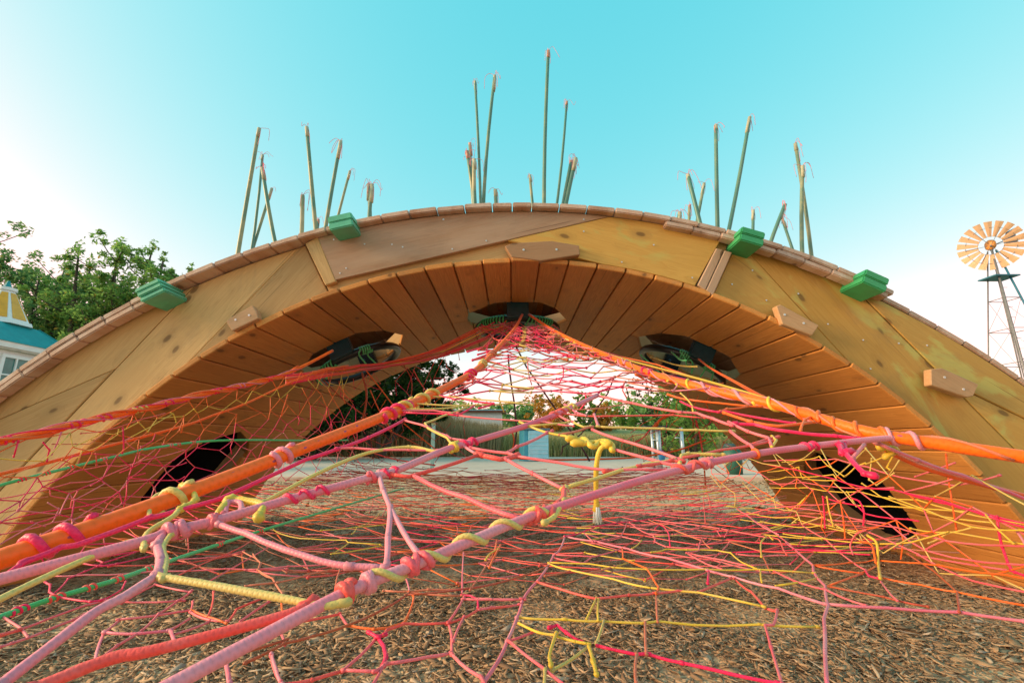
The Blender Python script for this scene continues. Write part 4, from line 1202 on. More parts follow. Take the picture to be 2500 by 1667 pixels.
# floor and wing cords traced from the near part of the net ---------------------
LOW = {
'3': [('pale', 4.2, [(600, 370), (510, 520), (380, 730), (250, 900), (210, 1030), (130, 1220), (0, 1470), (-120, 1640)]), ('pale', 4.2, [(600, 365), (850, 405), (1110, 465), (1430, 540), (1760, 640), (1990, 700), (2350, 790), (2730, 920)]),
  ('hot', 3.6, [(600, 365), (780, 315), (850, 285), (1130, 245), (1290, 225), (1450, 185), (1780, 135), (1920, 105)]), ('rust', 3.2, [(460, 610), (320, 670), (170, 715), (-250, 800), (-700, 845)]),
  ('pink', 3, [(-230, 878), (0, 880), (245, 875)]), ('pink', 3, [(-95, 965), (0, 945), (235, 920)]), ('yellow', 3.2, [(220, 1030), (600, 1045), (900, 1060), (1240, 1075), (1360, 1060), (2200, 1085), (2240, 1090), (2670, 1105)]),
  ('red', 3.4, [(380, 740), (560, 795), (850, 875), (1130, 845), (1340, 830), (1530, 810), (1700, 820), (1960, 710)]), ('yellow', 3.3, [(470, 590), (640, 640), (1000, 715), (1290, 785), (1700, 825), (2230, 940)]),
  ('yellow', 3, [(470, 580), (800, 590), (1000, 620), (1280, 635), (1760, 635), (2170, 635), (2640, 665)]), ('pink', 3, [(520, 545), (750, 585), (830, 525)]), ('pink', 3, [(520, 515), (840, 530), (1070, 465)]),
  ('salmon', 3, [(440, 690), (650, 645), (780, 670), (1010, 610)]), ('pink', 2.8, [(800, 315), (1060, 365), (1230, 405), (1330, 405)]), ('pink', 2.6, [(850, 410), (1060, 365), (1110, 250)]), ('pink', 2.6, [(760, 340), (830, 410)]),
  ('pink', 2.8, [(1130, 250), (1330, 360), (1340, 400)]), ('straw', 2.8, [(1330, 365), (1590, 350)]), ('yellow', 2.8, [(1150, 465), (1230, 400)]), ('pink', 3, [(1340, 410), (1430, 450), (1700, 465), (1800, 460)]),
  ('yellow', 3, [(1310, 495), (1430, 470), (1600, 475), (1850, 480), (1960, 500), (2100, 600), (2170, 630)]), ('salmon', 3, [(1290, 230), (1400, 270), (1590, 350), (1730, 400), (1790, 460)]),
  ('orange', 3.4, [(1070, 465), (1075, 545), (1180, 590), (1270, 625), (1330, 720), (1370, 780), (1350, 830)]), ('salmon', 3, [(1350, 840), (1360, 1060)]), ('salmon', 3.2, [(1260, 1075), (1270, 1330)]),
  ('yellow', 3, [(860, 870), (780, 1040)]), ('yellow', 3, [(875, 880), (875, 1050)]), ('yellow', 3.2, [(230, 1080), (380, 1150), (500, 1170), (680, 1225), (800, 1245)]), ('pink', 3, [(150, 1220), (360, 1140)]),
  ('pink', 3.2, [(140, 1220), (420, 1440), (580, 1568), (700, 1680)]), ('straw', 3.4, [(800, 1260), (500, 1460)]), ('straw', 3.2, [(860, 1240), (920, 1060)]), ('straw', 3.4, [(440, 1460), (430, 1600)]),
  ('hot', 3.8, [(480, 1110), (540, 1090), (610, 1150), (700, 1215), (740, 1230)]), ('hot', 3.4, [(870, 1260), (1180, 1330), (1290, 1330), (1560, 1400), (2000, 1500), (2350, 1568), (2700, 1640)]),
  ('salmon', 3.2, [(1190, 1330), (1190, 1600)]), ('pink', 3, [(1600, 500), (1760, 590), (1880, 630)]), ('pink', 3, [(1600, 500), (1900, 560), (2140, 610)]), ('red', 3.4, [(1990, 710), (2130, 820), (2240, 950), (2330, 980)]),
  ('pink', 3.2, [(2340, 970), (2310, 1090), (2240, 1090), (2290, 1270), (2380, 1568), (2420, 1660)]), ('pink', 2.8, [(2010, 510), (2350, 520), (2500, 520)]), ('pink', 2.8, [(1450, 185), (2080, 185)]),
  ('pink', 2.8, [(1330, 230), (1660, 270), (1870, 300), (2350, 390)]), ('pale', 3.2, [(2090, 185), (2350, 350)]), ('pink', 2.6, [(1870, 300), (1850, 320), (1880, 365)]), ('pink', 2.6, [(1940, 310), (1910, 370)]),
  ('pink', 2.8, [(1600, 500), (1700, 480), (1730, 380)])],
'2': [('salmon', 3, [(1340, 825), (1770, 850)]), ('salmon', 3, [(1130, 810), (1500, 800), (1850, 790)]), ('rust', 3, [(0, 1400), (320, 1240), (560, 1180), (830, 1095), (1130, 960), (1340, 825)]), ('pale', 2.8, [(1785, 500), (1775, 820)]),
  ('salmon', 3, [(2050, 420), (1960, 620), (1870, 760), (1840, 800)]), ('hot', 3, [(1770, 845), (1840, 850), (1900, 880), (1905, 950)]), ('pink', 3, [(1900, 875), (2290, 880)]), ('pink', 3.2, [(1790, 860), (1660, 1070)]),
  ('red', 3.2, [(1650, 1080), (1790, 1030), (1910, 960), (2250, 920)]), ('red', 3.2, [(1660, 1070), (1300, 1080), (1160, 1130), (1130, 1170)]), ('orange', 3.2, [(840, 1095), (1050, 1125), (1160, 1115), (1300, 1070), (1380, 860), (1340, 825)]),
  ('pink', 3, [(770, 1000), (830, 1090)]), ('red', 3.2, [(380, 1075), (700, 1015), (770, 1000)]), ('pink', 3.2, [(1660, 1080), (1690, 1200), (1690, 1320)]), ('pink', 3, [(1790, 1020), (1700, 1220)]),
  ('hot', 4.6, [(1080, 1190), (1130, 1260), (1150, 1350), (1130, 1420)]), ('hot', 4, [(1010, 1150), (1080, 1190), (1140, 1170)]), ('pink', 3.2, [(1060, 1210), (940, 1340), (800, 1460)]), ('pink', 3.2, [(800, 1460), (1060, 1470), (1150, 1410)]),
  ('pink', 3.4, [(1150, 1410), (1500, 1350), (1680, 1320)]), ('pink', 3.4, [(1690, 1330), (1930, 1520), (1960, 1568)]), ('red', 3.4, [(800, 1465), (550, 1540), (320, 1580)]), ('pink', 3.2, [(1130, 1420), (1040, 1580)]),
  ('pale', 3.2, [(210, 1330), (250, 1460), (300, 1580)]), ('pink', 3, [(290, 1160), (320, 1250)]), ('salmon', 3, [(740, 830), (770, 640)]), ('pink', 2.8, [(0, 640), (350, 610), (710, 590)]), ('salmon', 2.8, [(0, 770), (270, 740), (500, 680), (720, 630)]),
  ('salmon', 2.8, [(60, 510), (120, 580), (100, 640), (220, 710), (300, 830)]), ('yellow', 2.6, [(210, 290), (290, 345), (530, 385), (820, 395), (840, 415), (1100, 430)]), ('yellow', 2.6, [(850, 415), (700, 510), (1110, 440)]),
  ('yellow', 2.6, [(620, 315), (910, 290), (1150, 265)]), ('yellow', 2.4, [(870, 345), (910, 290), (1110, 165)]), ('pink', 2.6, [(500, 350), (620, 350), (850, 380), (1150, 375), (1340, 385), (1700, 395)]), ('red', 2.6, [(1350, 250), (1730, 280), (1850, 280), (1990, 295)]),
  ('red', 2.6, [(1440, 405), (1700, 385), (1800, 375), (1850, 275), (1930, 225)]), ('red', 2.4, [(1730, 280), (1720, 360)]), ('rust', 2.6, [(1480, 310), (1650, 165), (1750, 95)]), ('orange', 2.4, [(1230, 490), (1640, 450)]), ('rust', 2.6, [(1230, 495), (1560, 495), (2350, 475)]),
  ('pale', 2.6, [(1270, 620), (1340, 800)]), ('orange', 2.6, [(2055, 400), (2040, 500)]), ('orange', 3, [(290, 880), (300, 990)])],
'1': [('pink', 3, [(-80, 1300), (0, 1270), (100, 1240), (300, 1170), (600, 1050), (690, 1000)]), ('hot', 3, [(370, 740), (410, 760), (405, 820), (480, 860), (740, 900), (840, 885)]), ('hot', 2.8, [(860, 880), (1000, 800), (1030, 735)]), ('pink', 2.8, [(860, 890), (1500, 890)]),
  ('pink', 3, [(690, 1470), (800, 1380), (960, 1260), (1160, 1140), (1300, 1000), (1460, 890), (1570, 810)]), ('pale', 3.4, [(860, 1150), (1150, 1160), (1390, 1135)]), ('pale', 4, [(1400, 1140), (1440, 1250)]), ('pale', 3.2, [(850, 1160), (780, 1380), (640, 1490)]),
  ('pink', 3, [(970, 1045), (1300, 1010), (1550, 970)]), ('pink', 3, [(980, 1050), (860, 1150)]), ('pink', 2.8, [(1560, 980), (1580, 900)]), ('pink', 3, [(1560, 985), (1720, 1050), (1860, 1060)]), ('orange', 2.8, [(1570, 970), (1700, 1025), (1850, 1075)]),
  ('red', 3, [(1870, 1060), (1940, 960), (2130, 880)]), ('pink', 3, [(1970, 1060), (2200, 900)]), ('pink', 2.8, [(1420, 1120), (1550, 1040)]), ('pink', 2.8, [(1450, 1160), (1700, 1070)]), ('red', 2.8, [(1750, 820), (1710, 1010)]),
  ('pink', 2.8, [(-60, 1200), (150, 1130), (370, 1050), (700, 930), (860, 890)]), ('pink', 2.8, [(1270, 760), (1560, 820)]), ('pink', 2.8, [(1000, 910), (1270, 760)]), ('pink', 2.6, [(430, 690), (700, 680), (1260, 650), (1850, 630), (2350, 630)]),
  ('red', 2.6, [(1450, 690), (1780, 540), (1900, 490), (2060, 400)]), ('pink', 2.6, [(1700, 740), (2050, 540), (2190, 460)]), ('hot', 3, [(800, 560), (850, 580), (1170, 470)]), ('hot', 3, [(800, 610), (960, 590), (1260, 520)]), ('hot', 2.8, [(830, 590), (700, 650), (560, 710), (420, 850)]),
  ('pink', 2.6, [(1380, 560), (1700, 540), (2000, 480)]), ('salmon', 2.8, [(1990, 490), (2090, 540), (2140, 590), (2110, 640), (2240, 710)]), ('pink', 3, [(0, 1010), (160, 1110), (230, 1190)]), ('red', 4, [(-40, 1180), (160, 1130)]), ('salmon', 3, [(1480, 400), (1520, 380), (1530, 440)]),
  ('pale', 4.4, [(1850, 1400), (1880, 1570)]), ('pink', 3, [(2220, 1340), (2300, 1560)]), ('rust', 3, [(1700, 1400), (2350, 1210)])],
'4': [('pale', 4.2, [(730, 920), (1230, 950), (1820, 985), (2350, 1060), (2600, 1100)]), ('pale', 4.2, [(400, 420), (470, 470), (620, 600), (720, 770), (745, 930), (710, 1040), (720, 1300), (740, 1600)]), ('pink', 3.4, [(0, 140), (60, 180), (240, 290), (440, 440)]),
  ('pink', 3, [(300, 650), (470, 730), (720, 800), (1050, 930)]), ('yellow', 3, [(660, 705), (320, 770)]), ('yellow', 2.8, [(190, 640), (200, 740)]), ('orange', 2.8, [(620, 600), (920, 580), (1120, 560), (1500, 585), (1650, 600), (2200, 680), (2500, 730)]),
  ('orange', 2.8, [(620, 605), (1000, 665), (1150, 600)]), ('orange', 3, [(750, 770), (1020, 670)]), ('rust', 3, [(750, 775), (1200, 860), (1560, 940)]), ('orange', 3, [(1170, 700), (1500, 760), (1800, 820), (2350, 930), (2600, 980)]), ('rust', 3, [(1400, 510), (1600, 640), (1800, 820), (1820, 980)]),
  ('hot', 2.8, [(460, 470), (820, 490), (1080, 515)]), ('pink', 3, [(540, 280), (720, 385), (830, 490), (950, 580), (1050, 640)]), ('hot', 3.4, [(1050, 640), (1080, 690), (1160, 710)]), ('pink', 3, [(1180, 740), (1310, 890)]), ('yellow', 2.8, [(380, 345), (700, 380), (1050, 420), (1420, 415), (1720, 330)]),
  ('yellow', 2.6, [(80, 165), (450, 210), (600, 260), (980, 340)]), ('yellow', 2.6, [(190, 240), (400, 280), (720, 270), (1000, 330)]), ('pink', 2.8, [(0, 60), (350, 110), (500, 135), (830, 190), (1240, 260), (1420, 410), (1540, 480), (2350, 600), (2550, 640)]), ('pink', 2.6, [(480, 190), (700, 220), (1000, 240), (1300, 290), (1680, 390)]),
  ('hot', 2.8, [(700, 40), (980, 110), (1050, 180), (1400, 225), (1480, 240)]), ('pink', 2.8, [(1040, 315), (1480, 510), (1650, 610), (1930, 730), (2350, 820), (2550, 870)]), ('pink', 2.8, [(1480, 520), (2200, 640)]), ('yellow', 2.6, [(900, 0), (970, 110), (1250, 120), (1550, 140), (1900, 165)]),
  ('yellow', 2.6, [(1250, 40), (1550, 150), (1930, 290), (2320, 315), (2500, 320)]), ('yellow', 2.6, [(1420, 300), (1760, 330), (2350, 430), (2500, 450)]), ('hot', 3.4, [(1340, 0), (1560, 60), (1720, 100), (2000, 170), (2100, 200), (2350, 260), (2500, 290)]),
  ('hot', 3.6, [(2130, 210), (2170, 450), (2220, 590), (2260, 650), (2450, 720)]), ('pale', 3, [(2290, 320), (2360, 430)]), ('straw', 2.6, [(1570, 420), (1720, 340), (1930, 290)]), ('yellow', 2.6, [(2040, 190), (2150, 320), (2260, 420)]), ('pink', 2.8, [(1550, 470), (1700, 400), (2200, 440), (2500, 440)])],
'S': [('hot', 3, [(1850, 1128), (1950, 1148), (2040, 1170), (2130, 1192), (2180, 1195), (2300, 1222), (2440, 1270), (2560, 1300)]), ('pink', 2.8, [(1866, 1125), (1990, 1122), (2040, 1120), (2120, 1140), (2200, 1165), (2330, 1185), (2440, 1160)]), ('yellow', 2.6, [(1910, 1128), (1965, 1122), (2000, 1114), (2020, 1136), (2060, 1162)]),
  ('orange', 2.6, [(1965, 1122), (1982, 1145), (2022, 1136), (2045, 1122)]), ('yellow', 2.6, [(1875, 1152), (1950, 1140), (1958, 1165), (1920, 1164), (1870, 1170)]), ('yellow', 2.6, [(1920, 1164), (2035, 1158), (2045, 1172), (1960, 1168)]), ('yellow', 2.8, [(2064, 1162), (2090, 1138), (2112, 1130)]),
  ('yellow', 2.8, [(2115, 1132), (2180, 1102)]), ('yellow', 2.8, [(2185, 1104), (2165, 1140), (2172, 1146)]), ('yellow', 2.6, [(1880, 1190), (1970, 1190), (2100, 1200), (2240, 1220), (2390, 1260), (2500, 1278)]), ('pink', 2.6, [(1880, 1180), (1960, 1177), (2120, 1192), (2180, 1190)]),
  ('straw', 2.6, [(2128, 1120), (2122, 1170), (2140, 1184), (2182, 1155)]), ('yellow', 2.6, [(2105, 1180), (2150, 1212), (2300, 1260), (2420, 1275)]), ('pink', 2.8, [(2235, 1163), (2330, 1130)]), ('pink', 2.6, [(2210, 1200), (2330, 1168)]), ('orange', 2.8, [(2310, 1110), (2316, 1170), (2335, 1290)]), ('straw', 2.4, [(2030, 1172), (2060, 1200), (2090, 1235)]),
  ('pink', 2.6, [(1700, 1285), (1790, 1262), (1880, 1240), (1960, 1232), (2060, 1225)]), ('yellow', 2.4, [(1870, 1215), (1930, 1245), (1970, 1210), (1945, 1240)])],
'L': [('pink', 2.8, [(0, 1105), (230, 1060), (400, 1025), (600, 970), (760, 960), (1000, 870), (1200, 780), (1400, 740), (1568, 690)]), ('hot', 3, [(0, 1300), (250, 1240), (480, 1200), (740, 1165), (920, 1110), (1080, 990), (1100, 920), (1230, 890)]), ('hot', 3, [(1030, 880), (1200, 800), (1480, 830), (1580, 800)]), ('pink', 2.8, [(0, 1410), (150, 1380), (440, 1310), (700, 1260), (860, 1230)]),
  ('pink', 2.6, [(420, 1010), (430, 1080), (600, 1105), (770, 1110), (930, 1090), (1100, 1085), (1300, 1090)]), ('pink', 2.6, [(660, 1040), (610, 1120), (600, 1180)]), ('pale', 2.6, [(410, 1140), (500, 1190), (450, 1300)]), ('hot', 3, [(1090, 930), (1300, 945), (1520, 945), (1568, 920)]), ('pink', 2.6, [(640, 870), (900, 820), (1010, 830), (1200, 790)]),
  ('salmon', 2.6, [(0, 1225), (170, 1195), (210, 1110), (400, 1090)]), ('pink', 2.6, [(900, 780), (920, 830), (880, 920), (780, 990)]), ('hot', 2.8, [(480, 860), (620, 745), (760, 720), (980, 730)]), ('pink', 2.6, [(330, 960), (520, 930), (650, 830), (700, 690)]), ('pink', 2.6, [(1200, 660), (1180, 760)]), ('pink', 2.6, [(1100, 590), (1060, 610), (1150, 690)]),
  ('yellow', 2.6, [(640, 830), (700, 700), (790, 690), (1000, 560), (1010, 520)]), ('yellow', 2.6, [(1100, 590), (1270, 500), (1460, 390)]), ('red', 2.6, [(690, 550), (880, 530), (1000, 500), (1200, 430), (1400, 380)]), ('salmon', 2.4, [(450, 640), (640, 640), (760, 640), (900, 540)]), ('hot', 3.4, [(400, 780), (420, 690), (370, 630)]), ('pale', 3.2, [(440, 730), (490, 620), (520, 545)]),
  ('pink', 2.6, [(900, 1140), (1090, 1200)]), ('pink', 2.6, [(690, 1200), (840, 1230)]), ('red', 2.6, [(880, 1210), (920, 1150), (1000, 1080)]), ('salmon', 2.4, [(60, 1400), (120, 1330), (20, 1310)]), ('pink', 2.6, [(270, 1300), (380, 1340)]), ('hot', 2.6, [(1320, 560), (1300, 610), (1180, 680)]), ('pink', 2.4, [(1190, 780), (1330, 680), (1420, 670)])]}
for pan, lst in LOW.items():
    for m, mm, pts in lst:
        src = to_src(pan, pts)
        dj = random.uniform(-0.006, 0.006)
        cord([at_d(a, b, d_low(a, b) + dj) for a, b in src], mm * 0.00061, m, sides=7, knots=0.6)
# loose ends that stand up from or hang under the knots
for pts, m, mm in [([(1722, 1277), (1718, 1212), (1728, 1207), (1735, 1245)], 'red', 3), ([(1600, 1290), (1608, 1282), (1620, 1285), (1632, 1302), (1636, 1332)], 'hot', 3.2), ([(1859, 1358), (1858, 1325), (1874, 1308), (1886, 1316)], 'yellow', 3.4),
                   ([(1886, 1312), (1903, 1318), (1912, 1340), (1921, 1354)], 'red', 3.2), ([(2009, 1213), (2012, 1250), (2014, 1286)], 'hot', 3.2), ([(2019, 1214), (2024, 1245), (2034, 1284)], 'yellow', 3), ([(2080, 1216), (2098, 1224), (2109, 1248), (2108, 1280)], 'hot', 3.2), ([(2052, 1225), (2060, 1275), (2063, 1312)], 'orange', 3),
                   ([(2120, 1308), (2140, 1325), (2144, 1372), (2149, 1410)], 'yellow', 4.4), ([(2104, 1322), (2128, 1330), (2138, 1372)], 'orange', 4), ([(2082, 1352), (2076, 1330), (2090, 1304), (2112, 1294)], 'pink', 3), ([(1728, 1423), (1730, 1395)], 'hot', 3.6), ([(1345, 1622), (1342, 1596), (1358, 1545)], 'yellow', 3.8), ([(1438, 1578), (1448, 1612), (1456, 1644)], 'yellow', 4),
                   ([(299, 1105), (302, 1090), (300, 1045)], 'hot', 3.4), ([(34, 1113), (44, 1078)], 'hot', 3.4), ([(236, 1135), (234, 1108)], 'red', 3), ([(430, 1030), (424, 1012), (418, 1008)], 'yellow', 3), ([(686, 1016), (702, 965)], 'orange', 4), ([(1195, 1385), (1205, 1362), (1222, 1330)], 'orange', 4), ([(1186, 1366), (1196, 1352), (1216, 1340)], 'yellow', 4)]:
    cord([at_d(a, b, d_low(a, b) - 0.01) for a, b in pts], mm * 0.00062, m, 'loose_end', sides=7, curve=True, knots=0.15, ends=True)

# generated webs for the farther parts ------------------------------------------
def lerp_poly(P, t):
    L = [0.0]
    for a, b in zip(P, P[1:]): L.append(L[-1] + (b - a).length)
    s = t * L[-1]
    for i in range(len(P) - 1):
        if s <= L[i + 1] or i == len(P) - 2:
            return P[i].lerp(P[i + 1], (s - L[i]) / max(L[i + 1] - L[i], 1e-9))

def web(A, B, nu, nv, r, pal, sag=0.0, jit=0.28, keep=0.85, hang=0.05, swap=False):
    """knotted web between two edge lines: every zigzag row is one cord of one colour"""
    node = {}
    for j in range(nv + 1):
        for i in range(nu + 1):
            u = (i + (0.5 if j % 2 else 0.0) + random.uniform(-jit, jit)) / (nu + 0.5)
            v = (j + (random.uniform(-jit, jit) if 0 < j < nv else 0)) / nv
            u, v = min(max(u, 0), 1), min(max(v, 0), 1)
            p = lerp_poly(A, u).lerp(lerp_poly(B, u), v)
            p = p + Vector((0, 0, -sag * 4 * v * (1 - v) + random.uniform(-0.012, 0.012)))
            node[i, j] = p
    for j in range(nv):
        m = random.choice(pal)
        g = WEB.setdefault(m, Geo())
        path = []
        for i in range(nu + 1):
            a, b = (node[i, j], node[i, j + 1]) if j % 2 == 0 else (node[i, j + 1], node[i, j])
            path += [a, b]
        # cords pulled out here and there, so cells merge into uneven polygons
        run = [path[0]]
        for p in path[1:]:
            if random.random() < keep: run.append(p)
            else:
                if len(run) > 1: g.tube(soft(run, 2), r, 5, None, 0.08)
                run = [p]
        if len(run) > 1: g.tube(soft(run, 2), r, 5, None, 0.08)
        for p in path:
            if random.random() < 0.6: g.blob(p, r * random.uniform(1.3, 2.0))
            if random.random() < hang:
                l = random.uniform(0.03, 0.09)
                g.tube([p, p + Vector((random.uniform(-.01, .01), 0, -l * .5)), p + Vector((random.uniform(-.02, .02), 0, -l))], r, 5)
WEB = {}

def line(pts, dep): return [at_d(a, b, dep(a, b) if callable(dep) else dep) for a, b in pts]
zlow = CAM_H - 0.27
# floor of the net, from about 1.2 m out to the back of the arch
A = [Vector((-1.15, 1.15, zlow)), Vector((-1.35, 1.9, zlow)), Vector((-1.6, 3.0, zlow)), Vector((-1.75, 4.7, zlow + 0.02))]
B = [Vector((1.15, 1.25, zlow)), Vector((1.30, 1.9, zlow)), Vector((1.55, 3.0, zlow)), Vector((1.7, 4.7, zlow + 0.02))]
web(A, B, 20, 22, 0.0020, ['pink', 'red', 'pink', 'orange', 'salmon', 'hot', 'pink', 'salmon', 'yellow', 'red'], sag=0.06, keep=0.88, jit=0.36, hang=0.02)
# a second, finer layer knotted through it
web([p + Vector((0.1, -0.02, 0.03)) for p in A], [p + Vector((-0.05, 0.05, 0.02)) for p in B], 24, 15, 0.0013, ['pink', 'hot', 'salmon', 'orange', 'pink', 'rust', 'red'], sag=0.09, keep=0.88, jit=0.45, hang=0.01)
# far end of the floor, gathered and dense
web([Vector((-1.7, 4.0, zlow)), Vector((-1.7, 5.0, zlow + 0.10))], [Vector((1.7, 4.0, zlow)), Vector((1.7, 5.0, zlow + 0.06))], 5, 22, 0.0028, ['red', 'rust', 'orange', 'hot', 'red'], sag=0.07, keep=0.85, jit=0.4)
# left wing
web(line([(-60, 1092), (140, 1050), (300, 1014), (560, 952), (700, 918), (850, 895)], d_o2), line([(-60, 1425), (150, 1350), (420, 1250), (600, 1200), (760, 1162), (900, 1150)], d_low), 15, 11, 0.0017, ['pink', 'pink', 'hot', 'red', 'hot', 'pink', 'orange', 'yellow'], sag=0.02, keep=0.93, jit=0.38, hang=0.015)
# right wing
web(line([(1720, 1120), (1850, 1110), (1960, 1098), (2150, 1094), (2560, 1230)], d_low), line([(1740, 1180), (1860, 1230), (2000, 1290), (2200, 1360), (2600, 1480)], d_low), 8, 5, 0.0016, ['yellow', 'pink', 'pink', 'straw', 'orange', 'hot'], keep=0.92, jit=0.38, hang=0.02)
# upper part of the raised web between the two orange ropes
a_ = line([(1262, 796), (1222, 842), (1170, 897), (1110, 935), (1040, 970)], d_up)
b_ = line([(1330, 795), (1400, 832), (1500, 876), (1595, 914), (1740, 955)], d_up)
web(a_, b_, 18, 9, 0.0020, ['hot', 'pink', 'hot', 'red', 'pale', 'salmon', 'straw'], jit=0.30, keep=0.84, hang=0.03)
for k in range(15):                                  # cords stretched straight across that web
    t = 0.10 + 0.86 * (k + random.uniform(-.3, .3)) / 15
    p, q = lerp_poly(a_, min(t + random.uniform(-.03, .03), 1)), lerp_poly(b_, min(max(t + random.uniform(-.08, .08), 0), 1))
    n_ = 7
    pts = [p.lerp(q, i / n_) + Vector((0, random.uniform(-.02, .02), random.uniform(-.022, .022) - 0.03 * math.sin(math.pi * i / n_))) if 0 < i < n_ else (p if i == 0 else q) for i in range(n_ + 1)]
    cord(pts, random.uniform(0.0020, 0.0029), random.choice(['hot', 'pink', 'red', 'pale', 'pink', 'straw']), sides=6, knots=0.6)
# hanging webs at the back: left between the rings and the floor, right behind the right ring
web(line([(720, 935), (850, 925), (960, 905), (1060, 880), (1130, 850)], 4.1), line([(740, 1120), (850, 1135), (960, 1135), (1060, 1125), (1150, 1120)], 4.6), 12, 11, 0.0028, ['red', 'rust', 'hot', 'rust', 'red', 'orange'], sag=0.05, keep=0.6, jit=0.4, hang=0.02)
web(line([(1590, 990), (1660, 960), (1720, 930), (1790, 960)], 4.0), line([(1500, 1110), (1600, 1130), (1700, 1140), (1850, 1150)], 4.3), 9, 8, 0.0028, ['red', 'rust', 'orange', 'hot', 'red'], keep=0.6, jit=0.4, hang=0.02)
# gathered orange edge cords at the back and heavy hanging bunches
for pts, r, m in [([(790, 928), (850, 985), (930, 1040), (1000, 1075), (1060, 1110)], .011, 'rust'), ([(885, 915), (895, 960), (890, 1005), (880, 1040)], .016, 'rust'), ([(905, 955), (925, 1000), (955, 1050)], .009, 'orange'), ([(890, 900), (930, 950), (960, 990)], .010, 'orange'), ([(988, 1035), (1030, 1070), (1065, 1098)], .009, 'orange'),
                  ([(985, 890), (1005, 930), (1002, 985)], .008, 'rust'), ([(1010, 905), (1030, 940), (1050, 965)], .008, 'red'), ([(1700, 1030), (1708, 1060), (1716, 1108)], .013, 'red'), ([(1720, 1075), (1650, 1100), (1560, 1115), (1480, 1120), (1350, 1122), (1250, 1118)], .013, 'orange'), ([(1690, 1000), (1693, 1050)], .010, 'rust'), ([(1740, 1025), (1690, 1070)], .008, 'rust'),
                  ([(1640, 1010), (1615, 1022), (1600, 1038)], .022, 'orange'), ([(1590, 1045), (1570, 1068), (1552, 1078)], .010, 'red'), ([(1250, 1050), (1255, 1080), (1245, 1112)], .012, 'orange'), ([(1720, 1150), (1722, 1180)], .010, 'orange'), ([(1740, 1140), (1780, 1170), (1830, 1205)], .006, 'rust'),
                  ([(700, 1100), (780, 1085), (860, 1090), (960, 1120), (1060, 1135)], .010, 'red')]:
    cord([at_d(a, b, 4.15) for a, b in pts], r * 0.62, m, curve=True, knots=0.3)

def merge_web():
    V, Fc, UV, MI, mats = [], [], [], [], []
    for k, (m, g) in enumerate(WEB.items()):
        o = len(V)
        V += [tuple(v) for v in g.v]
        Fc += [tuple(i + o for i in f) for f in g.f]
        UV += g.uv; MI += [k] * len(g.f); mats.append(MAT[m])
    me = bpy.data.meshes.new('net_mesh')
    me.from_pydata(V, [], Fc)
    l = me.uv_layers.new(name='UVMap')
    l.data.foreach_set('uv', [c for f in UV for p in f for c in p])
    for m in mats: me.materials.append(m)
    me.polygons.foreach_set('material_index', MI)
    me.polygons.foreach_set('use_smooth', [True] * len(Fc))
    me.update()
    tag(link('net_mesh', me, None, net), kind='stuff')
merge_web()
# ------------------------------------------------------------------ trees
def leaf_mat(name, c1, c2, c3):
    m, nt, b = new_mat(name)
    g = N(nt, 'ShaderNodeNewGeometry')
    c = ramp(nt, g.outputs['Random Per Island'], [(0.0, c1), (0.5, c2), (0.93, c2), (1.0, c3)]).outputs[0]
    nt.links.new(c, b.inputs['Base Color'])
    b.inputs['Roughness'].default_value = 0.6
    b.inputs['Specular IOR Level'].default_value = 0.25
    tr = N(nt, 'ShaderNodeBsdfTranslucent'); nt.links.new(c, tr.inputs['Color'])
    mx = N(nt, 'ShaderNodeMixShader'); mx.inputs[0].default_value = 0.5
    nt.links.new(b.outputs[0], mx.inputs[1]); nt.links.new(tr.outputs[0], mx.inputs[2])
    nt.links.new(mx.outputs[0], nt.nodes['Material Output'].inputs['Surface'])
    return m
BARK = plain('bark', (0.075, 0.055, 0.042), 0.9, 0.4, 14)
LEAF_A = leaf_mat('conifer_leaf', (0.075, 0.195, 0.080), (0.185, 0.360, 0.115), (0.48, 0.36, 0.08))
LEAF_B = leaf_mat('bright_leaf', (0.100, 0.240, 0.060), (0.250, 0.440, 0.105), (0.58, 0.42, 0.08))
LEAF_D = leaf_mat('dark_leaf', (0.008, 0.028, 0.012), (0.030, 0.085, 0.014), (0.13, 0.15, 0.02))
LEAF_O = leaf_mat('autumn_leaf', (0.40, 0.17, 0.02), (0.55, 0.28, 0.04), (0.30, 0.25, 0.05))

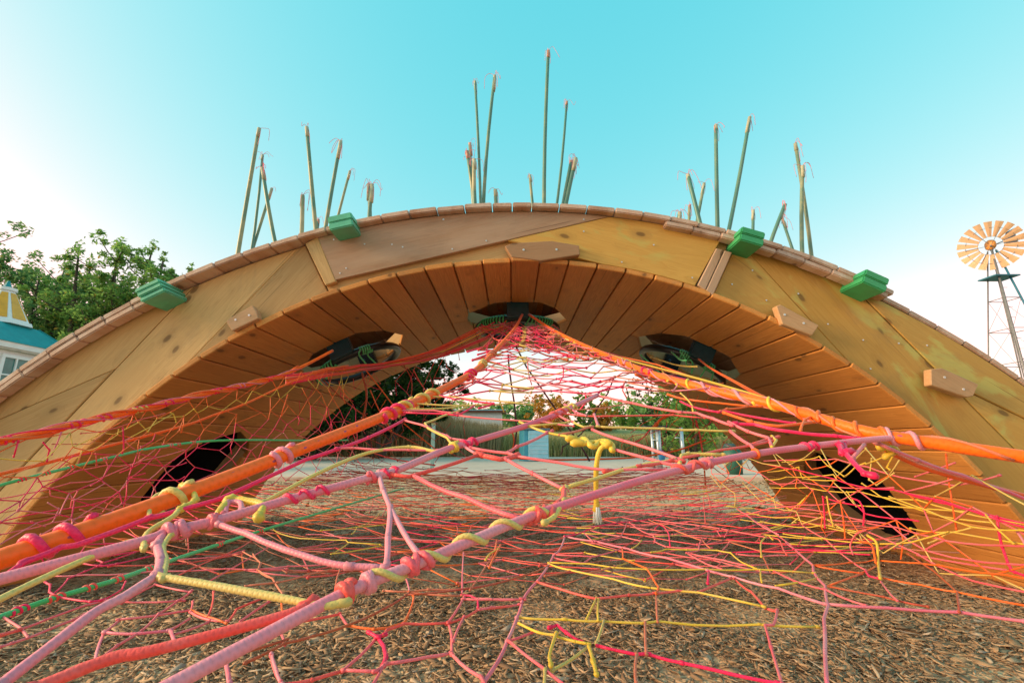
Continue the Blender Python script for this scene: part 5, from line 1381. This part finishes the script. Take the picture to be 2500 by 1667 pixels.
def leaves(centres, n, sz, name, mat, parent, flat=0.5):
    """n leaf blades scattered in lumps: centres = [(point, radius, weight)]"""
    w = np.array([c[2] for c in centres], float); w /= w.sum()
    idx = RNG.choice(len(centres), n, p=w)
    C = np.array([tuple(c[0]) for c in centres])[idx]; Rr = np.array([c[1] for c in centres])[idx]
    d = RNG.normal(0, 1, (n, 3)); d /= np.linalg.norm(d, axis=1)[:, None]
    rad = RNG.random(n) ** 0.45
    P = C + d * (Rr * rad)[:, None] * np.array([1, 1, 0.85])
    s = sz * RNG.uniform(0.55, 1.35, n)
    a = RNG.normal(0, 1, (n, 3)); a[:, 2] = a[:, 2] * flat + 0.25; a /= np.linalg.norm(a, axis=1)[:, None]
    r = RNG.normal(0, 1, (n, 3)); b = np.cross(a, r); b /= np.linalg.norm(b, axis=1)[:, None]
    c = np.cross(a, b)
    V = np.stack([P - a * s[:, None], P + b * (s * .38)[:, None] + c * (s * .12)[:, None], P + a * s[:, None], P - b * (s * .38)[:, None] + c * (s * .12)[:, None]], 1)
    me = bpy.data.meshes.new('leaves')
    me.vertices.add(n * 4); me.loops.add(n * 4); me.polygons.add(n)
    me.vertices.foreach_set('co', V.reshape(-1).astype(np.float32))
    me.loops.foreach_set('vertex_index', np.arange(n * 4, dtype=np.int32))
    me.polygons.foreach_set('loop_start', np.arange(0, n * 4, 4, dtype=np.int32))
    me.update(calc_edges=True); me.validate()
    return link(name, me, mat, parent)

def tree(p, h, w, label, group, mat, n, leaf, conic=0.6, stems=4, bottom=0.18, spires=14, cat='tree'):
    root = empty('tree', p, label, cat, group)
    g = Geo()
    centres = []
    p = Vector(p)
    for s in range(stems):
        an = 2 * math.pi * s / stems + random.uniform(-.4, .4)
        lean = w * random.uniform(0.12, 0.42) if stems > 1 else 0.05
        topp = p + Vector((math.cos(an) * lean, math.sin(an) * lean, h * random.uniform(0.78, 0.97)))
        b0 = p + Vector((math.cos(an) * 0.12, math.sin(an) * 0.12, 0))
        mid = b0.lerp(topp, 0.45) + Vector((math.cos(an), math.sin(an), 0)) * w * 0.05
        P = catmull([b0, mid, topp], 7)
        g.tube(P, 0.022 * h, 7, 0.003 * h)
        nb = int(spires * 1.3)
        for k in range(nb):
            t = bottom + (1 - bottom) * (k + random.random()) / nb
            q = P[min(int(t * (len(P) - 1)), len(P) - 1)]
            ba = random.uniform(0, 2 * math.pi)
            bl = w * 0.48 * (1 - conic * t) * random.uniform(0.55, 1.1)
            e = q + Vector((math.cos(ba) * bl, math.sin(ba) * bl, bl * random.uniform(0.15, 0.75)))
            m = q.lerp(e, 0.5) + Vector((0, 0, -0.04 * bl))
            g.tube([q, m, e], 0.0055 * h * (1 - 0.6 * t), 5, 0.0015 * h)
            for f in (0.45, 0.7, 0.9, 1.02):
                c = q.lerp(e, f) + Vector((random.gauss(0, .08), random.gauss(0, .08), random.gauss(0, .08))) * w * 0.35
                centres.append((c, w * random.uniform(0.025, 0.075), random.uniform(0.3, 1.5)))
        for k in range(9):
            q = P[0].lerp(topp, 0.55 + 0.05 * k) if k < 0 else P[int((0.5 + 0.055 * k) * (len(P) - 1))]
            centres.append((q + Vector((random.gauss(0, .1), random.gauss(0, .1), 0)) * w * 0.25, w * 0.085 * (1.25 - 0.07 * k), 1.6))
        centres.append((topp, w * 0.045, 1.2)); centres.append((topp + Vector((0, 0, h * .03)), w * 0.03, 0.35))
    link('trunk', g.mesh(), BARK, root)
    leaves(centres, n, leaf, 'crown', mat, root)
    return root

def gp(px, d, z=0.0):
    """ground point under photo column px at lens distance d"""
    v = at_d(px, 1085, d); return Vector((v.x, v.y, z))
# the clump left of the bridge
tree(gp(-10, 20.0), 10.4, 6.0, 'tall dark green tree at the left edge behind the house cupola', 'trees behind the left slope', LEAF_A, 36000, 0.095, stems=6, spires=22, conic=0.45)
tree(gp(195, 20.5), 11.0, 5.6, 'bushy green tree with yellowing tips, the middle one left of the bridge', 'trees behind the left slope', LEAF_B, 38000, 0.095, stems=7, spires=20, conic=0.45)
tree(gp(315, 20.2), 10.0, 4.2, 'narrower green tree just above the lower mint block', 'trees behind the left slope', LEAF_B, 22000, 0.09, stems=5, spires=20, conic=0.45)
tree(gp(90, 25.5), 11.0, 6.0, 'dark tree set back between the two large ones left of the bridge', 'trees behind the left slope', LEAF_A, 20000, 0.115, stems=5, spires=16)
# seen under the arch
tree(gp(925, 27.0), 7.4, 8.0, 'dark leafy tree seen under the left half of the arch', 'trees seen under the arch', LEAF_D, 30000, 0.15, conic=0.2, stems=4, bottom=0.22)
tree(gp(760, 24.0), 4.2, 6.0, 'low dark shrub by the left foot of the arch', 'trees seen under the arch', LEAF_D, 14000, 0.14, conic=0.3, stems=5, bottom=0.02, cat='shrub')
tree(gp(1345, 62), 8.2, 7.5, 'orange autumn tree beyond the meadow, left of the middle', 'far trees beyond the meadow', LEAF_O, 7000, 0.2, stems=4)
tree(gp(1428, 60), 8.0, 4.0, 'green tree beyond the meadow next to the orange one', 'far trees beyond the meadow', LEAF_B, 5000, 0.2, stems=3)
tree(gp(1475, 64), 6.8, 5.6, 'low orange tree on the rise right of the middle', 'far trees beyond the meadow', LEAF_O, 6000, 0.2, stems=4)
tree(gp(1690, 24), 4.6, 3.6, 'bright green tree seen under the right end of the arch', 'trees seen under the arch', LEAF_B, 7000, 0.12, conic=0.3, stems=4, bottom=0.1)
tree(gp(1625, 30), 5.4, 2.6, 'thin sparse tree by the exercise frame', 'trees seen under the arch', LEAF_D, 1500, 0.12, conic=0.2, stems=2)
for i, (px, d, h, w, lab, mt) in enumerate([(1150, 95, 9, 16, 'rounded green tree on the skyline, leftmost of the far row', LEAF_B), (1255, 90, 8.6, 14, 'rounded green tree on the skyline, second of the far row', LEAF_A), (1560, 100, 10.5, 18, 'rounded green tree on the skyline, third of the far row', LEAF_B),
                                        (1655, 88, 8.4, 14, 'rounded dark tree on the skyline, fourth of the far row', LEAF_A), (1760, 95, 10, 18, 'rounded green tree on the skyline, rightmost of the far row', LEAF_B)]):
    tree(gp(px, d), h, w, lab, 'skyline trees', mt, 2600, 0.6, conic=0.2, stems=4, bottom=0.1)

# meadow bank: a low rise and the tall dry grass growing on it
def hill_h(x, y):
    t = min(max((y - 33) / 45, 0), 1)
    h = -0.02 + 3.9 * t * t * (3 - 2 * t) * (0.8 + 0.2 * math.sin(x * 0.11 + 1)) + 0.10 * math.sin(x * .9 + y * .4)
    h += 1.5 * math.exp(-(((x + 7.0) / 4.2) ** 2 + ((y - 35.5) / 3.0) ** 2))
    return h
bm = bmesh.new()
bmesh.ops.create_grid(bm, x_segments=110, y_segments=60, size=1.0)
for v in bm.verts:
    x, y = v.co.x * 70, 30.6 + (v.co.y + 1) * 34
    v.co = (x, y, hill_h(x, y))
BANK = plain('bank_grass', (0.20, 0.21, 0.060), 0.95, 0.4, 0.9, dirt=(0.30, 0.24, 0.09))
tag(link('hill', bm_mesh(bm, True), BANK), kind='structure')

def tall_grass(name, n, region, hgt, cols, curl=0.3):
    x0, x1, y0, y1 = region
    g = Geo()
    V = np.zeros((n, 5, 3)); 
    x = RNG.uniform(x0, x1, n); y = RNG.uniform(y0, y1, n); h = hgt * RNG.uniform(0.5, 1.15, n)
    z0 = np.array([hill_h(a_, b_) for a_, b_ in zip(x, y)]) if n < 60000 else 0 * x
    an = RNG.uniform(0, 2 * np.pi, n); ln = RNG.normal(0, curl, n) * h
    wx, wy = np.cos(an + 1.57) * 0.02, np.sin(an + 1.57) * 0.02
    dx, dy = np.cos(an) * ln, np.sin(an) * ln
    V[:, 0] = np.stack([x - wx, y - wy, 0 * h], 1); V[:, 1] = np.stack([x + wx, y + wy, 0 * h], 1)
    V[:, 2] = np.stack([x + wx * .8 + dx * .3, y + wy * .8 + dy * .3, h * .6], 1); V[:, 3] = np.stack([x - wx * .8 + dx * .3, y - wy * .8 + dy * .3, h * .6], 1)
    V[:, 4] = np.stack([x + dx, y + dy, h], 1)
    V[:, :, 2] += z0[:, None]
    me = bpy.data.meshes.new('grass')
    me.vertices.add(n * 5); me.loops.add(n * 7); me.polygons.add(n * 2)
    me.vertices.foreach_set('co', V.reshape(-1).astype(np.float32))
    li = (np.array([0, 1, 2, 3, 3, 2, 4])[None] + (np.arange(n) * 5)[:, None]).reshape(-1)
    me.loops.foreach_set('vertex_index', li.astype(np.int32))
    ls = (np.array([0, 4])[None] + (np.arange(n) * 7)[:, None]).reshape(-1)
    me.polygons.foreach_set('loop_start', ls.astype(np.int32))
    me.update(calc_edges=True); me.validate()
    m, nt, b = new_mat(name)
    gg = N(nt, 'ShaderNodeNewGeometry')
    c = ramp(nt, gg.outputs['Random Per Island'], [(0.0, cols[0]), (0.5, cols[1]), (1.0, cols[2])]).outputs[0]
    nt.links.new(c, b.inputs['Base Color']); b.inputs['Roughness'].default_value = 0.8
    tag(link(name, me, m), kind='stuff')
tall_grass('dry_grass', 42000, (-17, -0.8, 30.8, 38), 2.1, [(0.16, 0.13, 0.065), (0.33, 0.27, 0.13), (0.46, 0.38, 0.21)])
tall_grass('meadow_grass', 34000, (-0.8, 19, 31.0, 40.0), 1.5, [(0.16, 0.20, 0.05), (0.36, 0.34, 0.11), (0.50, 0.40, 0.19)])

# ------------------------------------------------------------------ things behind the arch
def box_part(name, c, s, mat, parent, bv=0.006, M=None):
    bm = bmesh.new(); add_box(bm, (0, 0, 0), s); bevel(bm, bv)
    return link(name, bm_mesh(bm), mat, parent, (M or Matrix.Identity(4)) @ Matrix.Translation(c))
shed_w = plain('corrugated_white', (0.62, 0.64, 0.66), 0.45, 0.08, 3)
shed_r = plain('shed_roof', (0.20, 0.07, 0.05), 0.6, 0.2, 3)
sp_ = gp(1165, 44)
shed = empty('metal_shed', sp_, 'long white corrugated metal shed half hidden by dry grass under the arch', 'shed')
bm = bmesh.new()
pts = []
nx = 90
for i in range(nx + 1):
    x = -2.4 + 4.8 * i / nx
    pts.append((x, 0.03 * (1 if i % 2 else -1)))
lo = [bm.verts.new((a, b, 0)) for a, b in pts]; hi = [bm.verts.new((a, b, 3.9)) for a, b in pts]
for i in range(nx): bm.faces.new((lo[i], lo[i + 1], hi[i + 1], hi[i]))
link('wall', bm_mesh(bm), shed_w, shed, Matrix.Translation(sp_ + Vector((0, -1.5, 0))))
box_part('side_wall', sp_ + Vector((2.38, 0, 1.9)), (0.06, 2.9, 3.8), shed_w, shed)
box_part('side_wall', sp_ + Vector((-2.38, 0, 1.9)), (0.06, 2.9, 3.8), shed_w, shed)
box_part('back_wall', sp_ + Vector((0, 1.5, 1.9)), (4.7, 0.06, 3.8), shed_w, shed)
box_part('roof', sp_ + Vector((0, 0, 4.02)), (5.6, 3.6, 0.22), shed_r, shed)
box_part('gutter', sp_ + Vector((0, -1.85, 4.10)), (5.6, 0.10, 0.10), plain('gutter_blue', (0.18, 0.36, 0.46), 0.4), shed)

cab_b = plain('cabinet_face', (0.28, 0.58, 0.68), 0.5, 0.15, 5, dirt=(0.50, 0.58, 0.62)); cab_s = plain('cabinet_side', (0.05, 0.30, 0.40), 0.5, 0.2, 4)
cp_ = gp(1310, 22.0, 0.10)
cabinet = empty('display_cabinet', cp_, 'pale blue upright cabinet standing on the paving under the arch', 'cabinet')
Mc = Matrix.Translation(cp_) @ Matrix.Rotation(R(14), 4, 'Z') @ Matrix.Scale(1.62, 4)
box_part('body', (0.0, 0.3, 0.46), (0.78, 0.55, 0.92), cab_s, cabinet, 0.012, Mc)
box_part('front_panel', (0.06, 0.0, 0.46), (0.62, 0.05, 0.88), cab_b, cabinet, 0.006, Mc)
box_part('top', (0.0, 0.3, 0.945), (0.86, 0.66, 0.05), plain('cabinet_top', (0.10, 0.16, 0.20), 0.5), cabinet, 0.006, Mc)
box_part('plinth', (0.0, 0.3, 0.02), (0.70, 0.48, 0.05), MAT['black'], cabinet, 0.004, Mc)
for k in range(7):
    box_part('shelf_line', (0.06, -0.03, 0.12 + k * 0.115), (0.58, 0.012, 0.02), plain('cabinet_slat', (0.45, 0.62, 0.70), 0.5) if k == 0 else bpy.data.materials['cabinet_slat'], cabinet, 0.002, Mc)

# exercise frame on the right
fm = plain('frame_steel', (0.42, 0.50, 0.55), 0.35, 0.1, 10, 0.5); fb = plain('frame_blue', (0.02, 0.15, 0.32), 0.4)
fp = gp(1625, 15.5, 0.10)
fr = empty('exercise_frame', fp, 'grey steel outdoor exercise frame with a blue pad under the right half of the arch', 'exercise frame')
def tube_part(name, pts, r, mat, parent, sides=8):
    g = Geo(); g.tube(pts, r, sides); return link(name, g.mesh(), mat, parent)
for x, r in ((-0.45, 0.05), (-0.24, 0.085), (0.58, 0.055)):
    tube_part('post', [fp + Vector((x, 0, 0)), fp + Vector((x, 0, 1.36))], r, fm, fr, 10)
box_part('canopy', fp + Vector((-0.35, 0, 1.40)), (0.78, 0.5, 0.05), MAT['black'], fr)
tube_part('crossbar', [fp + Vector((-0.45, 0, 1.33)), fp + Vector((0.62, 0, 1.30))], 0.025, fm, fr)
for x, z in ((-0.36, 0.95), (0.40, 1.02)):
    tube_part('handle', [fp + Vector((x - .10, -0.08, z)), fp + Vector((x + .08, -0.10, z)), fp + Vector((x + .08, -0.10, z - 0.42))], 0.02, fm, fr)
bm = bmesh.new(); bmesh.ops.create_uvsphere(bm, u_segments=14, v_segments=9, radius=1)
for v in bm.verts: v.co = Vector((v.co.x * 0.12, v.co.y * 0.05, v.co.z * 0.20))
link('pad', bm_mesh(bm, True), fb, fr, Matrix.Translation(fp + Vector((-0.2, -0.12, 0.42))))
# marker posts on the left and small bins at the paving edge
for px, dd, hh, lab in ((1057, 15.0, 1.45, 'grey-green timber post at the paving edge under the arch'), ):
    q = gp(px, dd, 0.1)
    po = empty('marker_post', q, lab, 'post')
    box_part('shaft', q + Vector((0, 0, hh / 2)), (0.11, 0.11, hh), plain('post_paint', (0.20, 0.34, 0.31), 0.6), po)
    box_part('cap', q + Vector((0, 0, hh + 0.02)), (0.14, 0.14, 0.04), plain('post_cap', (0.30, 0.28, 0.12), 0.6), po)
q = gp(1787, 12.5, 0.1)
bn = empty('litter_bin', q, 'dark green litter bin near the right foot of the arch', 'litter bin')
bm = bmesh.new(); bmesh.ops.create_cone(bm, cap_ends=True, segments=16, radius1=0.20, radius2=0.24, depth=0.72)
link('body', bm_mesh(bm, True), plain('bin_green', (0.02, 0.10, 0.07), 0.5), bn, Matrix.Translation(q + Vector((0, 0, 0.36))))
bm = bmesh.new(); bmesh.ops.create_cone(bm, cap_ends=True, segments=16, radius1=0.26, radius2=0.16, depth=0.10)
link('lid', bm_mesh(bm, True), plain('bin_lid', (0.03, 0.06, 0.06), 0.5), bn, Matrix.Translation(q + Vector((0, 0, 0.77))))
# ------------------------------------------------------------------ house with cupola, far left
WHITE = plain('white_paint', (0.72, 0.75, 0.75), 0.55, 0.06, 5); TEAL = plain('teal_roof', (0.012, 0.24, 0.26), 0.5, 0.15, 4)
AMBER = plain('amber_glass', (0.72, 0.34, 0.02), 0.2, 0.15, 6); GLASS = plain('window_glass', (0.03, 0.16, 0.15), 0.08, 0.3, 3)
SOFF = plain('eave_timber', (0.45, 0.40, 0.32), 0.7, 0.15, 6)
dH = 13.0
HALF = 1.20                                        # half width of the walls
zE = at_d(107, 838, dH).z
ctr = at_d(-14, 900, dH + 1.5); ctr.z = 0
yfront = at_d(107, 838, dH).y
ctr.y = yfront + 1.42
house = empty('house', ctr, 'small white kiosk house with teal hipped roof and amber-glazed cupola at far left', 'house')
def ngon(r, z, n=8, off=math.pi / 8): return [Vector((ctr.x + r * math.cos(off + k * 2 * math.pi / n), ctr.y + r * math.sin(off + k * 2 * math.pi / n), z)) for k in range(n)]
def frustum(name, r0, z0, r1, z1, mat, parent, n=8, n1=None):
    off = math.pi / n
    q = 1 / math.cos(math.pi / n)
    bm = bmesh.new()
    a = [bm.verts.new(p) for p in ngon(r0 * q, z0, n, off)]; b = [bm.verts.new(p) for p in ngon(r1 * q, z1, n, off)]
    for k in range(n): bm.faces.new((a[k], a[(k + 1) % n], b[(k + 1) % n], b[k]))
    bm.faces.new(a[::-1]); bm.faces.new(b)
    bmesh.ops.recalc_face_normals(bm, faces=bm.faces)
    return link(name, bm_mesh(bm), mat, parent)
frustum('wall', HALF, 0, HALF, zE, WHITE, house, 4)
frustum('eave', 1.38, zE - 0.03, 1.38, zE + 0.03, SOFF, house, 4)
frustum('fascia', 1.40, zE + 0.032, 1.42, zE + 0.20, WHITE, house, 4)
zC = at_d(52, 778, dH + 0.9).z
frustum('roof', 1.46, zE + 0.203, 0.66, zC - 0.02, TEAL, house, 4)
frustum('cupola_base', 0.80, zC - 0.018, 0.76, zC + 0.10, WHITE, house)
zT = at_d(6, 694, dH + 1.2).z
cup = frustum('cupola', 0.70, zC + 0.102, 0.20, zT, WHITE, house)
frustum('cupola_cap', 0.25, zT + 0.002, 0.25, zT + 0.10, WHITE, house)
frustum('finial', 0.12, zT + 0.102, 0.03, zT + 0.35, TEAL, house)
q8 = 1 / math.cos(math.pi / 8)
lo, hi = ngon(0.70 * q8, zC + 0.102), ngon(0.20 * q8, zT)
for k in range(8):
    a, b, c, d_ = lo[k], lo[(k + 1) % 8], hi[(k + 1) % 8], hi[k]
    q = [a.lerp(b, .12).lerp(d_.lerp(c, .12), .06), a.lerp(b, .88).lerp(d_.lerp(c, .88), .06), a.lerp(b, .86).lerp(d_.lerp(c, .86), .92), a.lerp(b, .14).lerp(d_.lerp(c, .14), .92)]
    nrm = (q[1] - q[0]).cross(q[3] - q[0]).normalized()
    if nrm.dot((q[0] - ctr) * Vector((1, 1, 0)) if False else Vector((q[0].x - ctr.x, q[0].y - ctr.y, 0))) < 0: nrm = -nrm
    bm = bmesh.new()
    f0 = [bm.verts.new(p + nrm * 0.004) for p in q]; f1 = [bm.verts.new(p + nrm * 0.018) for p in q]
    bm.faces.new(f1); bm.faces.new(f0[::-1])
    for j in range(4): bm.faces.new((f0[j], f0[(j + 1) % 4], f1[(j + 1) % 4], f1[j]))
    bmesh.ops.recalc_face_normals(bm, faces=bm.faces)
    link('pane', bm_mesh(bm), AMBER, cup)
ro, ri = ngon(1.46 * math.sqrt(2), zE + 0.21, 4, math.pi / 4), ngon(0.66 * math.sqrt(2), zC - 0.01, 4, math.pi / 4)
for k in range(4): tube_part('ridge', [ro[k], ri[k]], 0.025, TEAL, house, 6)
for k in range(4):
    M = Matrix.Translation(ctr) @ Matrix.Rotation(k * math.pi / 2, 4, 'Z') @ Matrix.Translation((0, -HALF, 0))
    wz = zE - 0.72
    fr_ = None
    for (cx_, cz_, sx, sz) in ((0.10, 0.52, 1.66, 0.10), (0.10, -0.52, 1.66, 0.10), (-0.68, 0, 0.10, 0.94), (0.88, 0, 0.10, 0.94), (0.10, 0, 0.06, 0.94), (0.49, 0.02, 0.05, 0.94), (-0.29, 0.02, 0.05, 0.94), (0.49, -0.05, 0.70, 0.045), (-0.29, -0.05, 0.70, 0.045)):
        o = box_part('window' if fr_ is None else 'frame', (cx_, -0.03, wz + cz_), (sx, 0.07 - 0.01 * (abs(sz - 0.94) < .01), sz), WHITE, fr_ or house, 0.006, M)
        fr_ = fr_ or o
    for sx in (-0.29, 0.49):
        box_part('pane', (sx, -0.008, wz), (0.70, 0.012, 0.94), GLASS, fr_, 0.001, M)
for a in ngon((HALF + 0.01) * math.sqrt(2), 0, 4, math.pi / 4):
    box_part('corner_post', Vector((a.x, a.y, (zE - 0.04) / 2)), (0.16, 0.16, zE - 0.04), WHITE, house, 0.01)

# ------------------------------------------------------------------ windmill, far right
STEEL = plain('galvanised_steel', (0.17, 0.17, 0.175), 0.55, 0.25, 6, 0.2); STEELB = plain('painted_steel_blue', (0.03, 0.15, 0.22), 0.5, 0.2, 5)
VANE = plain('vane_cream', (0.88, 0.58, 0.36), 0.5, 0.08, 2); RUST = plain('gearbox_orange', (0.62, 0.26, 0.05), 0.5, 0.3, 5)
dW = 24.0
hub = at_d(2419, 600, dW)
axis0 = (Vector((0, 0, CAM_H)) - hub + Vector((1.5, 0, 3.0))).normalized()
mill = empty('windmill', (hub.x - 0.42 * axis0.x, hub.y - 0.42 * axis0.y, 0), 'farm windmill with cream vanes on a lattice tower behind the right slope', 'windmill')
axis = (Vector((0, 0, CAM_H)) - hub + Vector((1.5, 0, 3.0))).normalized()
ua = axis.cross(Vector((0, 0, 1))).normalized(); va = ua.cross(axis) * -1
Rw = 1.27
def wp(r, t, off=0.0): return hub + (ua * math.cos(t) + va * math.sin(t)) * r + axis * off
for k in range(18):
    t = 2 * math.pi * (k + 0.3) / 18
    bm = bmesh.new()
    rows = []
    for (rr, ww) in ((0.47, 0.072), (0.75, 0.106), (1.02, 0.140), (1.29, 0.172)):
        tv = (-ua * math.sin(t) + va * math.cos(t))
        tw = (tv * math.cos(0.35) + axis * math.sin(0.35))
        c = wp(rr, t)
        rows.append([c - tw * ww, c + axis * 0.02, c + tw * ww])
    vs = [[bm.verts.new(p) for p in r_] for r_ in rows]
    for i in range(3):
        for j in range(2): bm.faces.new((vs[i][j], vs[i][j + 1], vs[i + 1][j + 1], vs[i + 1][j]))
    bmesh.ops.solidify(bm, geom=bm.faces[:], thickness=0.008)
    link('vane', bm_mesh(bm), VANE, mill)
for r_, th in ((0.49, 0.014), (0.96, 0.012)):
    tube_part('wheel_rim', [wp(r_, t) for t in np.linspace(0, 2 * math.pi, 37)], th, STEEL, mill, 6)
for k in range(6):
    tube_part('spoke', [wp(0.08, 2 * math.pi * k / 6), wp(0.96, 2 * math.pi * k / 6, 0.02)], 0.012, STEEL, mill, 5)
bm = bmesh.new(); bmesh.ops.create_uvsphere(bm, u_segments=14, v_segments=9, radius=0.20)
for v in bm.verts: v.co = Vector((v.co.x * 0.8, v.co.y * 1.35, v.co.z * 1.05 + (0.14 if v.co.z > 0 else 0)))
link('gearbox', bm_mesh(bm, True), RUST, mill, Matrix.Translation(hub - axis * 0.42))
tube_part('shaft', [hub + axis * 0.05, hub - axis * 0.6], 0.05, STEEL, mill)
tend = hub - axis * 0.5 + Vector((1.35, 0.35, 0.55))
tube_part('tail_arm', [hub - axis * 0.5, tend], 0.03, STEEL, mill, 6)
bm = bmesh.new()
tx = (tend - hub).normalized(); tz = Vector((0, 0, 1))
pl = [(-0.3, -0.10), (0.2, -0.42), (1.5, -0.5), (1.3, 0), (1.5, 0.5), (0.2, 0.42), (-0.3, 0.10)]
fv = [bm.verts.new(tend + tx * a + tz * b) for a, b in pl]
bm.faces.new(fv); bmesh.ops.solidify(bm, geom=bm.faces[:], thickness=0.012)
link('tail_vane', bm_mesh(bm), STEELB, mill)
# tower: four legs that meet below the wheel, girts and a platform
tt = hub - axis * 0.42 + Vector((0, 0, -0.25))
hT = tt.z
sp2 = 1.35
legs = []
for sx, sy in ((-1, -1), (1, -1), (1, 1), (-1, 1)):
    b0 = Vector((mill.location.x + sx * sp2, mill.location.y + sy * sp2, 0)); t0 = tt + Vector((sx * 0.11, sy * 0.11, 0))
    legs.append((b0, t0))
    tube_part('tower_leg', [b0, t0], 0.050 if sy < 0 else 0.036, STEELB if (sx > 0 and sy < 0) else STEEL, mill, 6)
tube_part('mast', [tt, tt + Vector((0, 0, 0.6))], 0.07, STEEL, mill)
tube_part('pump_rod', [Vector((mill.location.x, mill.location.y, 0)), tt], 0.03, STEEL, mill, 6)
for f in (0.1, 0.27, 0.44, 0.60, 0.75):
    ps = [b.lerp(t, f) for b, t in legs]
    for k in range(4): tube_part('girt', [ps[k], ps[(k + 1) % 4]], 0.02, STEEL, mill, 5)
for f0, f1 in ((0.1, 0.27), (0.27, 0.44), (0.44, 0.60), (0.60, 0.75)):
    for k in range(4):
        tube_part('brace', [legs[k][0].lerp(legs[k][1], f0), legs[(k + 1) % 4][0].lerp(legs[(k + 1) % 4][1], f1)], 0.008, STEEL, mill, 4)
f = 0.86
pc = sum((b.lerp(t, f) for b, t in legs), Vector()) / 4
box_part('platform', pc, (1.30, 0.95, 0.07), STEELB, mill, 0.01, Matrix.Identity(4))
for k in range(16):
    f = 0.05 + k * 0.05
    a = legs[0][0].lerp(legs[0][1], f)
    tube_part('ladder_rung', [a, a + Vector((0.28, 0, 0))], 0.012, STEEL, mill, 4)
